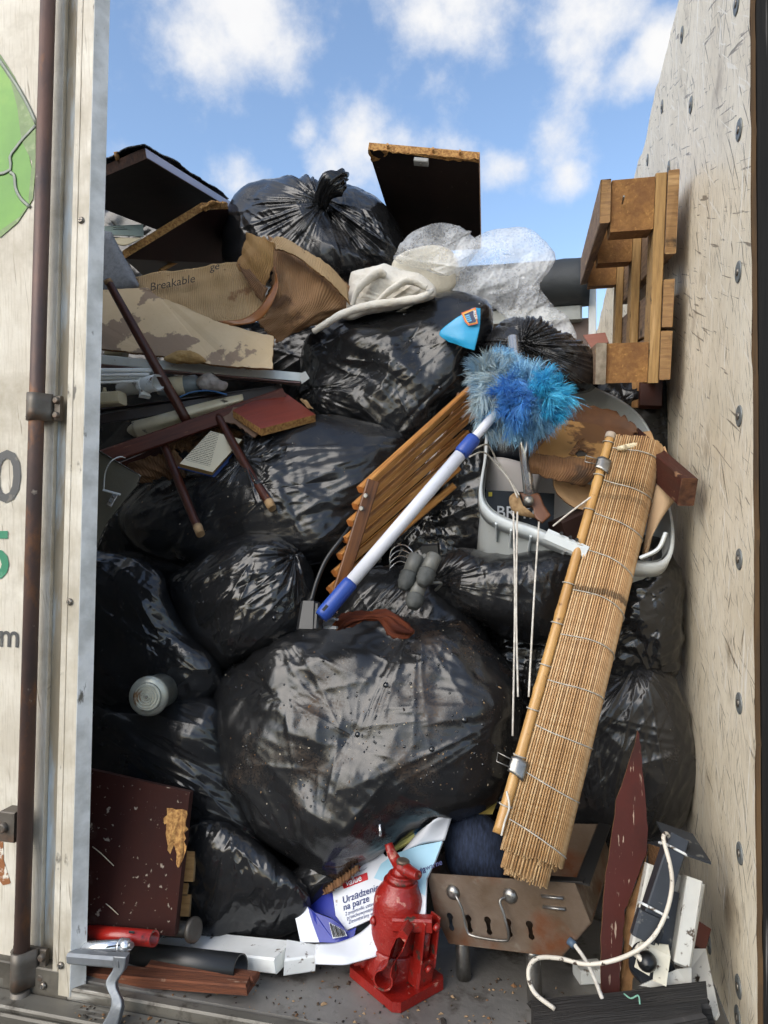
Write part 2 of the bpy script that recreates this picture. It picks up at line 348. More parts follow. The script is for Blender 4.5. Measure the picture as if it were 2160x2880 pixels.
def M(name, col, rough=.5, metal=0., col2=None, scale=8., lo=.4, hi=.65, stretch=(1, 1, 1), coord='Object', l3=None, bump=0., bscale=60., bstretch=None, spec=.5, coat=0., rough2=None, det=5, trans=0., alpha=1., extra=None, bdet=4, l4=None):
    m = bpy.data.materials.new(name); m.use_nodes = True; t = m.node_tree; b = t.nodes['Principled BSDF']; L = t.links.new
    b.inputs['Roughness'].default_value = rough; b.inputs['Metallic'].default_value = metal; b.inputs['Specular IOR Level'].default_value = spec
    b.inputs['Coat Weight'].default_value = coat; b.inputs['Coat Roughness'].default_value = .15
    b.inputs['Transmission Weight'].default_value = trans; b.inputs['Alpha'].default_value = alpha
    tcn = t.nodes.new('ShaderNodeTexCoord')
    def noise(sc_, st, lo_, hi_, d=5, off=0., kind='n'):
        mp = t.nodes.new('ShaderNodeMapping'); mp.inputs['Scale'].default_value = st; mp.inputs['Location'].default_value = (off, off*.7, off*1.3); L(tcn.outputs[coord], mp.inputs[0])
        if kind == 'v': n = t.nodes.new('ShaderNodeTexVoronoi'); n.inputs['Scale'].default_value = sc_; out = n.outputs['Distance']
        else: n = t.nodes.new('ShaderNodeTexNoise'); n.inputs['Scale'].default_value = sc_; n.inputs['Detail'].default_value = d; n.inputs['Roughness'].default_value = .6; out = n.outputs['Fac']
        L(mp.outputs[0], n.inputs['Vector'])
        if lo_ is None: return out
        r = t.nodes.new('ShaderNodeMapRange'); r.inputs[1].default_value = lo_; r.inputs[2].default_value = hi_; L(out, r.inputs[0]); return r.outputs[0]
    cur = None
    def mixc(fac, a, c):
        x = t.nodes.new('ShaderNodeMix'); x.data_type = 'RGBA'; L(fac, x.inputs[0])
        if a is None: x.inputs[6].default_value = lin(col)
        else: L(a, x.inputs[6])
        x.inputs[7].default_value = lin(c); return x.outputs[2]
    b.inputs['Base Color'].default_value = lin(col)
    if col2: cur = mixc(noise(scale, stretch, lo, hi, det), None, col2)
    rfac = None
    for k, l in enumerate((l3, l4)):
        if l:   # (colour, scale, lo, hi[, stretch])
            f = noise(l[1], l[4] if len(l) > 4 else (1, 1, 1), l[2], l[3], 6, 3.3+k*2.9); cur = mixc(f, cur, l[0]); rfac = f if rfac is None else rfac
    if cur is not None: L(cur, b.inputs['Base Color'])
    if rough2 is not None and rfac is not None:
        r = t.nodes.new('ShaderNodeMapRange'); r.inputs[3].default_value = rough; r.inputs[4].default_value = rough2; L(rfac, r.inputs[0]); L(r.outputs[0], b.inputs['Roughness'])
    if bump:
        bn = t.nodes.new('ShaderNodeBump'); bn.inputs['Strength'].default_value = 1; bn.inputs['Distance'].default_value = bump; L(noise(bscale, bstretch or stretch, None, None, bdet, 1.7), bn.inputs['Height']); L(bn.outputs[0], b.inputs['Normal'])
    if extra: extra(t, b, tcn, L)
    return m
# ================================================================== ground and truck
asphalt = M('asphalt', '4a4a4a', .9, col2='3a3a3a', scale=3, bump=.004, bscale=180)
gr = O('ground', Geo([(-400, -400, 0), (400, -400, 0), (400, 400, 0), (-400, 400, 0)], [(0, 1, 2, 3)]), asphalt, kind='structure')
truck = T('truck', 'open-topped tipper truck body with a dirty white rear door and scratched wall', 'truck', (-.7, 1.043, .02))
def scratcher(axis, rows, stretch):
    def f(t, b, tcn, L):
        last = b.inputs['Base Color'].links[0].from_socket
        for k, (rot, sc_, lo, hi, colr) in enumerate(rows):
            mp = t.nodes.new('ShaderNodeMapping'); mp.inputs['Rotation'].default_value = (rot, 0, 0) if axis == 'x' else (0, rot, 0); L(tcn.outputs['Object'], mp.inputs[0])
            m2 = t.nodes.new('ShaderNodeMapping'); m2.inputs['Scale'].default_value = stretch; m2.inputs['Location'].default_value = (k*3, k*5.1, k*1.7); L(mp.outputs[0], m2.inputs[0])
            n = t.nodes.new('ShaderNodeTexNoise'); n.inputs['Scale'].default_value = sc_; n.inputs['Detail'].default_value = 3; n.inputs['Distortion'].default_value = .7; L(m2.outputs[0], n.inputs['Vector'])
            r = t.nodes.new('ShaderNodeMapRange'); r.inputs[1].default_value = lo; r.inputs[2].default_value = hi; r.inputs[4].default_value = .85; L(n.outputs['Fac'], r.inputs[0])
            x = t.nodes.new('ShaderNodeMix'); x.data_type = 'RGBA'; L(r.outputs[0], x.inputs[0]); L(last, x.inputs[6]); x.inputs[7].default_value = lin(colr); last = x.outputs[2]
        L(last, b.inputs['Base Color'])
    return f
scratches = scratcher('x', ((.25, 17, .63, .68, '5c5040'), (-.5, 13, .635, .68, '62543f'), (1.15, 10, .64, .68, '5d503e'), (.85, 9, .635, .67, 'efe9dc'), (-.2, 8, .625, .66, 'f2eee4'), (.5, 11, .64, .67, '6b5d49'), (.08, 34, .52, .80, 'bcae97'), (-.12, 30, .55, .80, 'bfb29c')), (1, 14, .9))
dscr = scratcher('y', ((.15, 12, .66, .72, '857b6b'), (.05, 26, .50, .80, 'aaa08d')), (12, 1, .7))
doorwhite = M('door_paint', 'd5cfc1', .55, col2='beb6a6', scale=7, lo=.35, hi=.65, l3=('8f846e', 6, .52, .74), bump=.0008, bscale=40, extra=dscr)
galv = M('galvanised_strip', 'a39b8b', .5, .1, col2='756a54', scale=5, lo=.40, hi=.58, stretch=(1.6, 1, .22), l3=('b3c2cd', 7, .50, .60, (1.5, 1, .25)), bump=.0005, bscale=70, l4=('63523a', 9, .58, .70, (2, 1, .3)))
alu = M('aluminium_edge', 'd3cdbf', .5, 0., col2='b3aa98', scale=9, lo=.38, hi=.62, l3=('5f5a52', 30, .62, .68, (1, 1, .45)), bump=.0006, bscale=60, l4=('81765f', 6, .54, .74, (1, 1, .5)), extra=dscr)
edgew = M('white_edge', 'd5d6d4', .45, 0., col2='b2b3af', scale=14, lo=.40, hi=.6, l3=('5f5a52', 40, .625, .68, (1, 1, .35)), bump=.0005, bscale=60)
rodm = M('rusty_rod', '6b5248', .55, .3, col2='4d4240', scale=9, lo=.4, hi=.6, stretch=(1, 1, .5), l3=('8a5f40', 14, .55, .66, (1, 1, .5)), bump=.0006, bscale=120, l4=('a59a8c', 30, .66, .72))
steeld = M('dirty_steel', '6a645c', .5, .5, col2='554d45', scale=20, bump=.0004, bscale=150, l3=('7a5c48', 9, .58, .7))
inkd = M('dark_print', '4b4b4b', .5, l3=('6a665f', 60, .6, .66)); inkg = M('green_print', '2a7d5c', .45, l3=('4a8a6c', 60, .6, .7))
leafg = M('leaf_print', '6da336', .5, col2='4f8628', scale=6, lo=.3, hi=.7, l3=('8fb843', 5, .5, .75)); leafv = M('leaf_vein', '8d9487', .5, col2='767d70', scale=20); leafd = M('leaf_shade', '6f8a4c', .5, col2='5b7440', scale=18, l3=('8fa070', 40, .55, .7))
DX0 = -1.76; ZT = 2.82
def xw(px, y=1440, Y=YR): return P(px, y, Y)[0]
def vstrip(name, x0, x1, y0, y1, mat, par, z0=.885, z1=ZT, c=.001, ):
    return O(name, bar((( x0+x1)/2, (y0+y1)/2, z0), ((x0+x1)/2, (y0+y1)/2, z1), abs(x1-x0), abs(y1-y0), up=(0, 1, 0), c=c), mat, par)
X0 = XL; X1 = XL-.0125; X2 = XL-.0485; X3 = XL-.089; XR_ = XL-.101
door = vstrip('rear_door', DX0, X3+.004, YR-.004, YR+.03, doorwhite, truck)
door['label'] = 'closed white rear door panel with green leaf print and black lettering'
vstrip('channel_strip', X3+.0045, X2, YR+.004, YR+.028, galv, door)
vstrip('trim_strip', X2+.0005, X2+.012, YR-.020, YR+.01, alu, door); vstrip('trim_strip', X2+.0135, X1, YR-.0215, YR-.004, alu, door)
# bevelled outer edge of the trim
O('door_edge', plate([(X1+.0003, YR-.0215, .885), (X0+.0035, YR-.002, .885), (X0+.0035, YR-.002, ZT), (X1+.0003, YR-.0215, ZT)], .004, d=(-.016, .004, 0)), edgew, door)
O('lock_rod', tube([(XR_, YR-.028, .93), (XR_, YR-.028, ZT)], .0125, 16), rodm, door)
def bolt(c, par, r=.009, h=.008, mat=steeld, name='bolt', six=True):
    c = V3(c); return O(name, lathe(c, c+V3([0, -h, 0]), [(0, r*1.05), (.15, r), (.8, r), (1, r*.75)], 6 if six else 16), mat, par)
for zc, dz in ((P(95, 1155, YR)[2], .047), (P(60, 2690, YR)[2], .06)):
    pl = O('rod_bracket', bar((XR_-.028, YR-.011, zc), (XR_+.036, YR-.011, zc), .009, dz*.92, up=(0, 0, 1), c=.002), steeld, door)
    sx = [(-.016, -.012), (-.014, -.036), (-.004, -.0435), (.006, -.042), (.014, -.030), (.024, -.018)]
    g = [[(XR_+a, YR+b, zc+dz/2) for a, b in sx], [(XR_+a, YR+b, zc-dz/2) for a, b in sx]]
    O('clamp', sheet(g, 18, 4, .003), steeld, door)
    for bx, bz in ((-.023, .3), (-.023, -.3), (.03, .27), (.03, -.27)): bolt((XR_+bx, YR-.0155, zc+bz*dz), door, .0062, .006)
zc = P(30, 2300, YR)[2]
O('rod_guide', bar((XR_-.045, YR-.02, zc), (XR_-.016, YR-.02, zc), .03, .05), steeld, door); bolt((XR_-.035, YR-.0352, zc), door, .008, .008, name='rivet', six=False)
zb = P(60, 2760, YR)[2]
O('rod_collar', lathe((XR_, YR-.028, zb+.008), (XR_, YR-.028, zb-.06), [(0, .015), (.2, .0175), (.55, .017), (.6, .021), (.85, .021), (1, .017)], 20), steeld, door)
for sgn, zz in ((-1, .02), (1, .05)):
    O('cam_hook', bar((XR_+sgn*.008, YR-.034, zb-zz), (XR_+sgn*.045, YR-.040, zb-zz-.014), .02, .018, c=.005, w2=.012), steeld, door)
O('bottom_rail', bar((DX0, YR+.002, .898), (X2+.03, YR-.006, .898), .03, .05, c=.002), M('grimy_rail', '6f6a60', .5, .3, col2='4a463f', scale=8, bump=.001, bscale=60), door)
screwm = M('screw_head', '9a948a', .35, .8, col2='5b5148', scale=200)
for sx_, sy_ in ((229, 620), (197, 1693), (172, 2715), (122, 2772)):
    q = P(sx_, sy_, YR-.0218); s_ = O('screw', lathe(q, q+V3([0, -.004, 0]), [(0, .0062), (.5, .0058), (1, .0036)], 14), screwm, door)
    for a in (0, 1): O('slot', bar(q+V3([-.003*(1-a), -.0042, -.003*a]), q+V3([.003*(1-a), -.0042, .003*a]), .0012 if not a else .0012, .0012, c=.0002), inkd, s_)
YD = YR-.0045
def dt(s, x, y, hpx, mat, nm='lettering'):
    q = P(x, y, YD); size = hpx*1.22/FPX*1.40
    g = textg(s, q, (1, 0, 0), (0, 0, 1), size, .001, thick=.012); g.V[:, 0] += q[0]-g.V[:, 0].max(); O(nm, g, mat, door)
dt('0', 58, 1410, 148, inkd, 'numeral'); dt('5', 25, 1628, 138, inkg, 'numeral'); dt('com', 53, 1820, 66, inkd, 'lettering')
def dpoly(name, pts, mat, off=.0006, d=.0008): O(name, plate([P(x, y, YD-off) for x, y in pts], d), mat, door)
dpoly('leaf_print', [(-160, 420), (-120, 250), (-60, 160), (-8, 165), (30, 230), (52, 300), (70, 350), (78, 420), (90, 480), (86, 572), (60, 610), (0, 655), (-60, 690), (-120, 640), (-150, 540)], leafg)
dpoly('leaf_rim', [(-20, 150), (0, 152), (40, 215), (75, 290), (100, 345), (100, 470), (92, 560), (50, 625), (0, 668), (-10, 655), (55, 610), (82, 570), (80, 560), (90, 455), (60, 395), (48, 300), (30, 230)], leafd, .0012)
for pth in ([(100, 352), (60, 395), (45, 415), (28, 440), (24, 482), (-60, 495)], [(28, 484), (40, 495), (44, 530), (60, 560), (84, 582)], [(-15, 150), (40, 230), (75, 290), (102, 348)]):
    O('leaf_vein', tube([P(x, y, YD-.0018) for x, y in pth], .0032, 6, flat=.3, n=14, up=(0, 1, 0)), leafv, door)
dpoly('paint_flake', [(-20, 2355), (8, 2362), (10, 2420), (30, 2485), (8, 2490), (-20, 2450)], M('flaked_paint', '8d5a34', .7, col2='d8d2c4', scale=40, lo=.5, hi=.55))
# ---- floor and sill
floorm = M('floor_steel', '8e8b86', .42, .35, col2='6d6a66', scale=6, lo=.35, hi=.7, l3=('3d342a', 13, .535, .66), bump=.0012, bscale=45, l4=('a8a6a2', 9, .58, .7, (.3, 1, 1)), rough2=.85)
sillm = M('sill_steel', '77746c', .5, .4, col2='4f4a42', scale=5, lo=.4, hi=.6, stretch=(.3, 1, 1), l3=('2f2a24', 22, .55, .68), bump=.001, bscale=60, l4=('b9b6ae', 12, .6, .68, (.25, 2, 2)))
fl = O('cargo_floor', bar((-.74, YR+.002, FLOOR-.012), (-.74, 4.12, FLOOR-.012), 2.04, .024, c=.002), floorm, truck)
O('sill_strip', bar((-1.76, YR-.010, FLOOR-.013), (.29, YR-.010, FLOOR-.013), .020, .022, c=.003), sillm, truck)
O('sill_channel', bar((-1.76, YR-.041, FLOOR-.030), (.36, YR-.041, FLOOR-.030), .040, .022, c=.003), sillm, truck)
O('rear_sill', bar((-1.76, YR-.066, FLOOR-.075), (.36, YR-.066, FLOOR-.075), .008, .10, c=.003), sillm, truck)
# ---- right side wall, washers, ragged top
wallm = M('scratched_wall_board', 'ece2cd', .45, col2='d8ccb4', scale=5, lo=.35, hi=.7, l3=('8f7f68', 7, .58, .75), bump=.0012, bscale=25, bstretch=(1, 3, .6), extra=scratches, l4=('4d4136', 45, .70, .74, (1, 1, .5)))
plym = M('plywood_edge', '5b4429', .9, col2='35281a', scale=40, stretch=(1, 1, .1), bump=.001, bscale=80)
top = [(WX, y, 2.818+.006*math.sin(y*17)-.02*abs(math.sin(y*5.3))**6+random.uniform(-.006, .006)) for y in np.linspace(4.1, YR+.001, 70)]
edgez = [(WX, YR+.001+random.uniform(-.003, .004), z) for z in np.linspace(2.79, .93, 60)]
wall = O('side_wall', plate([(WX, YR, FLOOR+.001), (WX, 4.1, FLOOR+.001)]+top+edgez, .007, d=(.007, 0, 0)), [wallm, plym], truck, label='tall cream side wall covered in scratches with dark washers')
washm = M('washer_steel', '787c7c', .5, .3, col2='5f6363', scale=60); 
def washer(x, y):
    q = PX(x, y, WX); w = O('washer', lathe(q, q+V3([-.0022, 0, 0]), [(0, .0160), (.6, .0158), (1, .0142)], 24), washm, wall)
    O('rivet', lathe(q+V3([-.0022, 0, 0]), q+V3([-.0042, 0, 0]), [(0, .006), (.7, .0055), (1, .003)], 12), screwm, w)
for x, y in ((2073, 10), (2080, 365), (2078, 765), (2080, 1170), (2080, 1573), (2080, 1978), (2082, 2400), (2078, 2775), (2076, 2862), (1919, 98), (1944, 295), (1863, 300), (1882, 472), (1822, 450), (1995, 2655)): washer(x, y)
postm = M('black_post', '191817', .8, spec=.25, col2='100f0f', scale=14, stretch=(3, 3, .15), l3=('8d8a86', 10, .60, .68, (4, 4, .12)), bump=.0015, bscale=40)
O('rear_post', bar((WX+.0075+.034, YR+.02, .86), (WX+.0075+.034, YR+.02, 2.83), .068, .05, up=(0, 1, 0), c=.003, seg=1), postm, truck)
O('ply_strip', bar((WX+.0035, YR-.0008, .9), (WX+.0035, YR-.0008, 2.79), .0055, .0012, up=(0, 1, 0), c=.0003, seg=24, jag=.002), plym, truck)
# ---- far end, left wall
grey = M('grey_paint', '9a9c98', .55, col2='85867f', scale=6, l3=('5f5b55', 9, .6, .75)); brownp = M('brown_panel', '6a5a52', .7, col2='574a44', scale=8)
tarp = M('black_tarp', '2c2f31', .55, col2='232628', scale=6, bump=.004, bscale=14)
whitep = M('white_post_paint', 'c9cac8', .5, col2='a9a9a4', scale=9, stretch=(1, 1, .3))
def box(x0, x1, y0, y1, z0, z1, c=.003): return bar(((x0+x1)/2, (y0+y1)/2, z0), ((x0+x1)/2, (y0+y1)/2, z1), x1-x0, y1-y0, up=(0, 1, 0), c=c)
O('headboard', box(-1.74, .262, 4.06, 4.1, .91, P(1600, 868, 4.06)[2]-.06), brownp, truck)
O('cross_beam', box(-1.74, .20, 3.99, 4.055, P(1600, 900, 4)[2], P(1600, 862, 4)[2], .012), grey, truck)
zt, zb_ = P(1600, 732, 4.0)[2], P(1600, 862, 4.0)[2]
O('rolled_cover', tube([(-1.74, 4.0, (zt+zb_)/2), (.235, 4.0, (zt+zb_)/2)], (zt-zb_)/2, 20, n=30, rough=.05), tarp, truck)
O('corner_post', box(.236, .276, 4.0, 4.058, .91, P(1700, 800, 4)[2]), whitep, truck)
O('side_wall', box(-1.76, -1.74, YR+.04, 4.1, .89, 2.81), wallm, truck)
for x in (-1.2, -.3): O('chassis_rail', bar((x, 1.0, .70), (x, 4.3, .70), .07, .16), steeld, truck)
tyre = M('tyre_rubber', '222222', .85, bump=.003, bscale=60)
for x in (-1.55, .08):
    w = O('wheel', lathe((x-.1, 2.9, .36), (x+.1, 2.9, .36), [(0, .16), (.02, .3), (.1, .345), (.9, .345), (.98, .3), (1, .16)], 40), tyre, truck)
    O('rim', lathe((x-.105, 2.9, .36), (x+.105, 2.9, .36), [(0, .05), (.01, .17), (.99, .17), (1, .05)], 30), grey, w)
O('axle', tube([(-1.45, 2.9, .36), (-.02, 2.9, .36)], .045, 12), steeld, truck)
for x in (-1.2, -.3): O('leaf_spring', bar((x, 2.4, .5), (x, 3.4, .5), .07, .24), steeld, truck)
# ================================================================== black refuse bags
def bagfilm(name, dirt=None, dlo=.55, dhi=.75, rough=.20, dust=1., base=(.012, .0123, .0132)):
    def ex(t, b, tcn, L):
        last = None; b.inputs['Base Color'].default_value = tuple(base)+(1,)
        def nz(scale, det, off, typ='n'):
            mp = t.nodes.new('ShaderNodeMapping'); mp.inputs['Location'].default_value = (off, off, off); L(tcn.outputs['Object'], mp.inputs[0])
            n = t.nodes.new('ShaderNodeTexNoise' if typ == 'n' else 'ShaderNodeTexVoronoi'); n.inputs['Scale'].default_value = scale
            if typ == 'n': n.inputs['Detail'].default_value = det; n.inputs['Roughness'].default_value = .62
            L(mp.outputs[0], n.inputs['Vector']); return n.outputs['Fac'] if typ == 'n' else n.outputs['Distance']
        def mr(x, a, b_, c=0., d=1.):
            r = t.nodes.new('ShaderNodeMapRange'); r.inputs[1].default_value = a; r.inputs[2].default_value = b_; r.inputs[3].default_value = c; r.inputs[4].default_value = d; L(x, r.inputs[0]); return r.outputs[0]
        def mx(f, c):
            nonlocal last
            x = t.nodes.new('ShaderNodeMix'); x.data_type = 'RGBA'; L(f, x.inputs[0])
            if last is None: x.inputs[6].default_value = tuple(base)+(1,)
            else: L(last, x.inputs[6])
            x.inputs[7].default_value = c; last = x.outputs[2]
        ra = None
        if dust: mx(mr(nz(230, 2, 2.), .72, .77), (.16*dust, .14*dust, .11*dust, 1))
        if dirt:
            patch = nz(9, 6, 5.); grain = nz(260, 3, 1.)
            mu = t.nodes.new('ShaderNodeMath'); mu.operation = 'MULTIPLY'; L(mr(patch, dlo, dhi), mu.inputs[0]); L(mr(grain, .42, .6, .15, 1.), mu.inputs[1])
            mx(mu.outputs[0], lin(dirt)); ra = mu.outputs[0]
        if last is not None: L(last, b.inputs['Base Color'])
        if ra is not None: L(mr(ra, 0, 1, rough, .9), b.inputs['Roughness'])
        else: L(mr(nz(14, 4, 8.), .3, .7, rough*.75, rough*1.5), b.inputs['Roughness'])
        h1 = nz(38, 5, 4.); h2 = nz(120, 3, 6.); ad = t.nodes.new('ShaderNodeMath'); ad.operation = 'ADD'
        ml = t.nodes.new('ShaderNodeMath'); ml.operation = 'MULTIPLY'; ml.inputs[1].default_value = .22; L(h2, ml.inputs[0]); L(h1, ad.inputs[0]); L(ml.outputs[0], ad.inputs[1])
        bn = t.nodes.new('ShaderNodeBump'); bn.inputs['Strength'].default_value = .9; bn.inputs['Distance'].default_value = .00045; L(ad.outputs[0], bn.inputs['Height']); L(bn.outputs[0], b.inputs['Normal'])
    return M(name, '101010', rough, extra=ex, spec=.55)
film = bagfilm('black_bag_film'); filmd = bagfilm('black_bag_film_dirty', '4a3826', .57, .78, .24, 1.3); films = bagfilm('black_bag_film_shiny', None, rough=.15); filmg = bagfilm('black_bag_film_dusty', '5b564e', .58, .84, .24, 1.1, (.016, .016, .017))
o_front = {}
G = 'black refuse bags in the load'
def bag(label, outline, Y, Tf, mat=film, grow=1.04, **k):
    k.setdefault('ncrease', 58); k['crump'] = k.get('crump', .005)*.75; k.setdefault('sq', 2.9); k['lump'] = k.get('lump', .012)*1.35; k['stretch'] = [(a, m*.40, f) for a, m, f in k.get('stretch', ())]
    cx, cy = np.mean([q[0] for q in outline]), np.mean([q[1] for q in outline]); outline = [(cx+(x-cx)*grow, cy+(y-cy)*grow) for x, y in outline]
    g = blob(outline, Y, Tf, **k); o = O('refuse_bag', g, mat, label=label, cat='bag', group=G); o_front[label.split()[0]] = g; return o
def knot(par, pts3, r, mat=film, seed=0, n=26, nm='knot'):
    pth = crom(PP(pts3), n); rad = np.interp(np.linspace(0, 1, n), np.linspace(0, 1, len(r)), r); rr = np.random.RandomState(seed)
    g = tube(pth, list(rad), 40, seed=seed); k = np.arange(n*40) % 40; i = np.arange(n*40)//40
    ph = rr.rand(4)*6; c = pth[i]; d = g.V-c
    g.V = c+d*(1+.34*np.sin(k*.94+ph[0]+i*.12)*np.sin(k*.47+ph[1])+.28*np.sin(k*1.73+ph[2]-i*.2)+.25*vn(d*90+i[:, None]*.1, seed))[:, None]
    return O(nm, g, mat, par)
b = bag('domed black bag at the top of the heap, behind the torn cardboard flap', [(640, 720), (630, 645), (650, 582), (690, 535), (760, 510), (840, 508), (890, 530), (908, 570), (950, 630), (1010, 700), (1050, 745), (990, 790), (850, 800), (700, 790), (650, 760)], 1.88, .17, filmg, fans=[(905, 590, 14, .2, 150, 250), (700, 780, 10, .2, 50, 110)], seed=1, knots=[(905, 575, .16, .012, 22)], stretch=[(-50, .0035, 30)], crump=.003, lump=.012)
b2 = bag('crumpled black bag with a twisted knot beside the upright dark board', [(895, 575), (900, 535), (950, 520), (1010, 535), (1070, 572), (1112, 640), (1140, 710), (1125, 775), (1060, 790), (980, 780), (930, 690)], 1.92, .15, film, fans=[(905, 580, 12, .2, 270, 340), (1110, 720, 8, .16, 110, 180)], seed=2, knots=[(905, 560, .15, .016, 20)], stretch=[(-55, .005, 26)], crump=.007, cfreq=20)
knot(b2, [(905, 580, 1.78), (915, 545, 1.76), (935, 518, 1.75), (958, 505, 1.76), (968, 512, 1.78)], [.014, .018, .026, .022, .006], films, 3)
bag('big glossy black bag under the white towel, holding a blue carrier', [(836, 1130), (842, 1050), (868, 965), (930, 895), (1050, 862), (1150, 850), (1250, 838), (1345, 848), (1368, 900), (1355, 1000), (1325, 1100), (1260, 1180), (1200, 1240), (1120, 1250), (1000, 1200), (880, 1160)], 1.70, .15, film, fans=[(1350, 870, 8, .22, 180, 260), (870, 990, 9, .18, -60, 20), (1200, 1230, 8, .2, 70, 150), (900, 1110, 10, .14, -40, 60)], seed=4, tilt=.1, knots=[(880, 1090, .09, .012, 16)], stretch=[(35, .004, 16), (80, .002, 26)], crump=.005, cfreq=9, lump=.018)
bag('black bag with fan-like pleats beside the chrome pole top', [(1385, 935), (1440, 897), (1500, 893), (1570, 928), (1640, 975), (1668, 1035), (1655, 1095), (1560, 1110), (1480, 1095), (1400, 1050), (1368, 985)], 1.66, .13, filmg, seed=5, knots=[(1468, 965, .20, .013, 34)], crump=.004, cfreq=22)
bb = bag('long black bag below the open book, stretched to the right', [(345, 1460), (385, 1390), (450, 1345), (560, 1320), (640, 1275), (700, 1215), (780, 1168), (900, 1165), (1000, 1185), (1080, 1212), (1118, 1250), (1108, 1330), (1050, 1420), (985, 1500), (930, 1560), (800, 1590), (640, 1590), (520, 1580), (420, 1540)], 1.50, .14, film, fans=[(1110, 1260, 14, .34, 175, 225), (520, 1570, 10, .26, 20, 80), (740, 1330, 12, .2, -70, 40), (360, 1460, 8, .2, -10, 50)], seed=6, tilt=.25, knots=[(690, 1300, .09, .010, 14)], stretch=[(22, .0095, 17)], crump=.004, cfreq=14)
knot(bb, [(720, 1318, 1.42), (760, 1300, 1.40), (790, 1285, 1.41), (830, 1272, 1.44)], [.012, .022, .028, .016], film, 8)
knot(bb, [(720, 1330, 1.40), (760, 1352, 1.385), (810, 1356, 1.40)], [.014, .02, .012], film, 9)
bag('shiny taut black bag beneath the long bag, left of the plug', [(468, 1670), (486, 1615), (560, 1572), (660, 1532), (740, 1512), (820, 1535), (862, 1590), (880, 1690), (860, 1760), (790, 1815), (700, 1850), (620, 1885), (560, 1830), (490, 1740)], 1.36, .12, films, fans=[(480, 1690, 9, .2, 10, 60), (860, 1600, 10, .2, 160, 230), (650, 1860, 9, .18, 40, 110), (740, 1530, 9, .14, 220, 310)], seed=7, stretch=[(34, .007, 15)], knots=[(830, 1560, .09, .008, 12)], crump=.006, cfreq=7)
bag('loose black bag by the door with the tin poking out', [(200, 1600), (330, 1575), (440, 1612), (482, 1700), (545, 1795), (605, 1855), (612, 1930), (530, 2010), (440, 2040), (350, 2040), (200, 2030)], 1.31, .09, films, fans=[(590, 1880, 12, .24, 130, 185), (330, 1600, 10, .22, 270, 330), (430, 1960, 8, .12, 30, 150)], seed=8, stretch=[(-35, .007, 22)], crump=.0065, cfreq=16)
bag('black filler bag above the loose one, darkening the gap by the door', [(200, 1480), (330, 1400), (480, 1480), (640, 1560), (660, 1640), (520, 1700), (330, 1690), (200, 1660)], 1.50, .08, films, seed=9, stretch=[(-20, .005, 22)], crump=.005)  # filler added so the opening beside the door reads dark
bag('ribbed black bag under the tin, folds running down to the right', [(200, 1990), (350, 1990), (500, 1965), (600, 1980), (640, 2100), (690, 2250), (750, 2360), (710, 2430), (560, 2420), (400, 2400), (200, 2340)], 1.29, .09, film, fans=[(300, 2010, 12, .36, -45, -15), (700, 2370, 14, .36, 130, 165)], seed=10, stretch=[(-33, .0095, 20)], crump=.0025, lump=.014)
bag('small crumpled black bag behind the maroon board', [(535, 2330), (620, 2310), (700, 2350), (780, 2420), (860, 2500), (850, 2590), (770, 2640), (640, 2640), (540, 2640), (505, 2470)], 1.23, .07, films, fans=[(640, 2380, 12, .16, 220, 320), (760, 2600, 10, .16, 90, 150)], seed=11, stretch=[(60, .004, 22)], crump=.009, cfreq=18)
bag('flattened black bag on the floor left of the printed carton', [(660, 2600), (760, 2520), (850, 2440), (960, 2400), (985, 2440), (900, 2530), (860, 2600), (830, 2660), (740, 2672), (670, 2660)], 1.26, .05, film, seed=12, crump=.007, cfreq=20, seg=180, rings=60)
bag('black bag behind the grey lamp fitting, under the blue-gripped pole', [(880, 1800), (940, 1690), (1040, 1612), (1160, 1600), (1270, 1650), (1340, 1750), (1360, 1850), (1200, 1900), (1000, 1890)], 1.46, .12, filmd, fans=[(1000, 1640, 10, .2, 230, 320)], seed=13, tilt=.2, stretch=[(50, .005, 22)], crump=.0035)
bag('huge dirt-smeared black bag in the middle of the load', [(600, 1930), (640, 1872), (740, 1805), (860, 1765), (1000, 1745), (1150, 1745), (1260, 1755), (1312, 1792), (1375, 1855), (1442, 1950), (1448, 2050), (1432, 2130), (1400, 2190), (1330, 2262), (1230, 2305), (1120, 2345), (1000, 2395), (900, 2425), (800, 2385), (720, 2335), (665, 2250), (620, 2120)], 1.34, .17, filmd, fans=[(800, 1790, 10, .2, 200, 320), (1430, 2000, 14, .3, 150, 215), (700, 1830, 10, .25, -60, 10), (900, 2410, 14, .3, 40, 130), (620, 2000, 10, .3, -40, 20), (1160, 1750, 12, .25, 220, 320)], seed=14, tilt=.18, stretch=[(-28, .0045, 18), (62, .0022, 20)], knots=[(800, 1790, .08, .007, 12)], crump=.0055, cfreq=6, lump=.016, seg=300, rings=120)
bag('black bag slumped under the clear plastic crate', [(1220, 1640), (1240, 1585), (1300, 1555), (1400, 1560), (1500, 1550), (1600, 1542), (1665, 1560), (1660, 1690), (1600, 1800), (1500, 1800), (1420, 1780), (1330, 1745), (1255, 1700)], 1.42, .11, filmd, fans=[(1235, 1640, 12, .16, -40, 50), (1450, 1560, 12, .12, 240, 300), (1600, 1780, 8, .15, 90, 160)], seed=15, stretch=[(85, .0045, 24)], knots=[(1235, 1640, .08, .008, 14)], crump=.003)
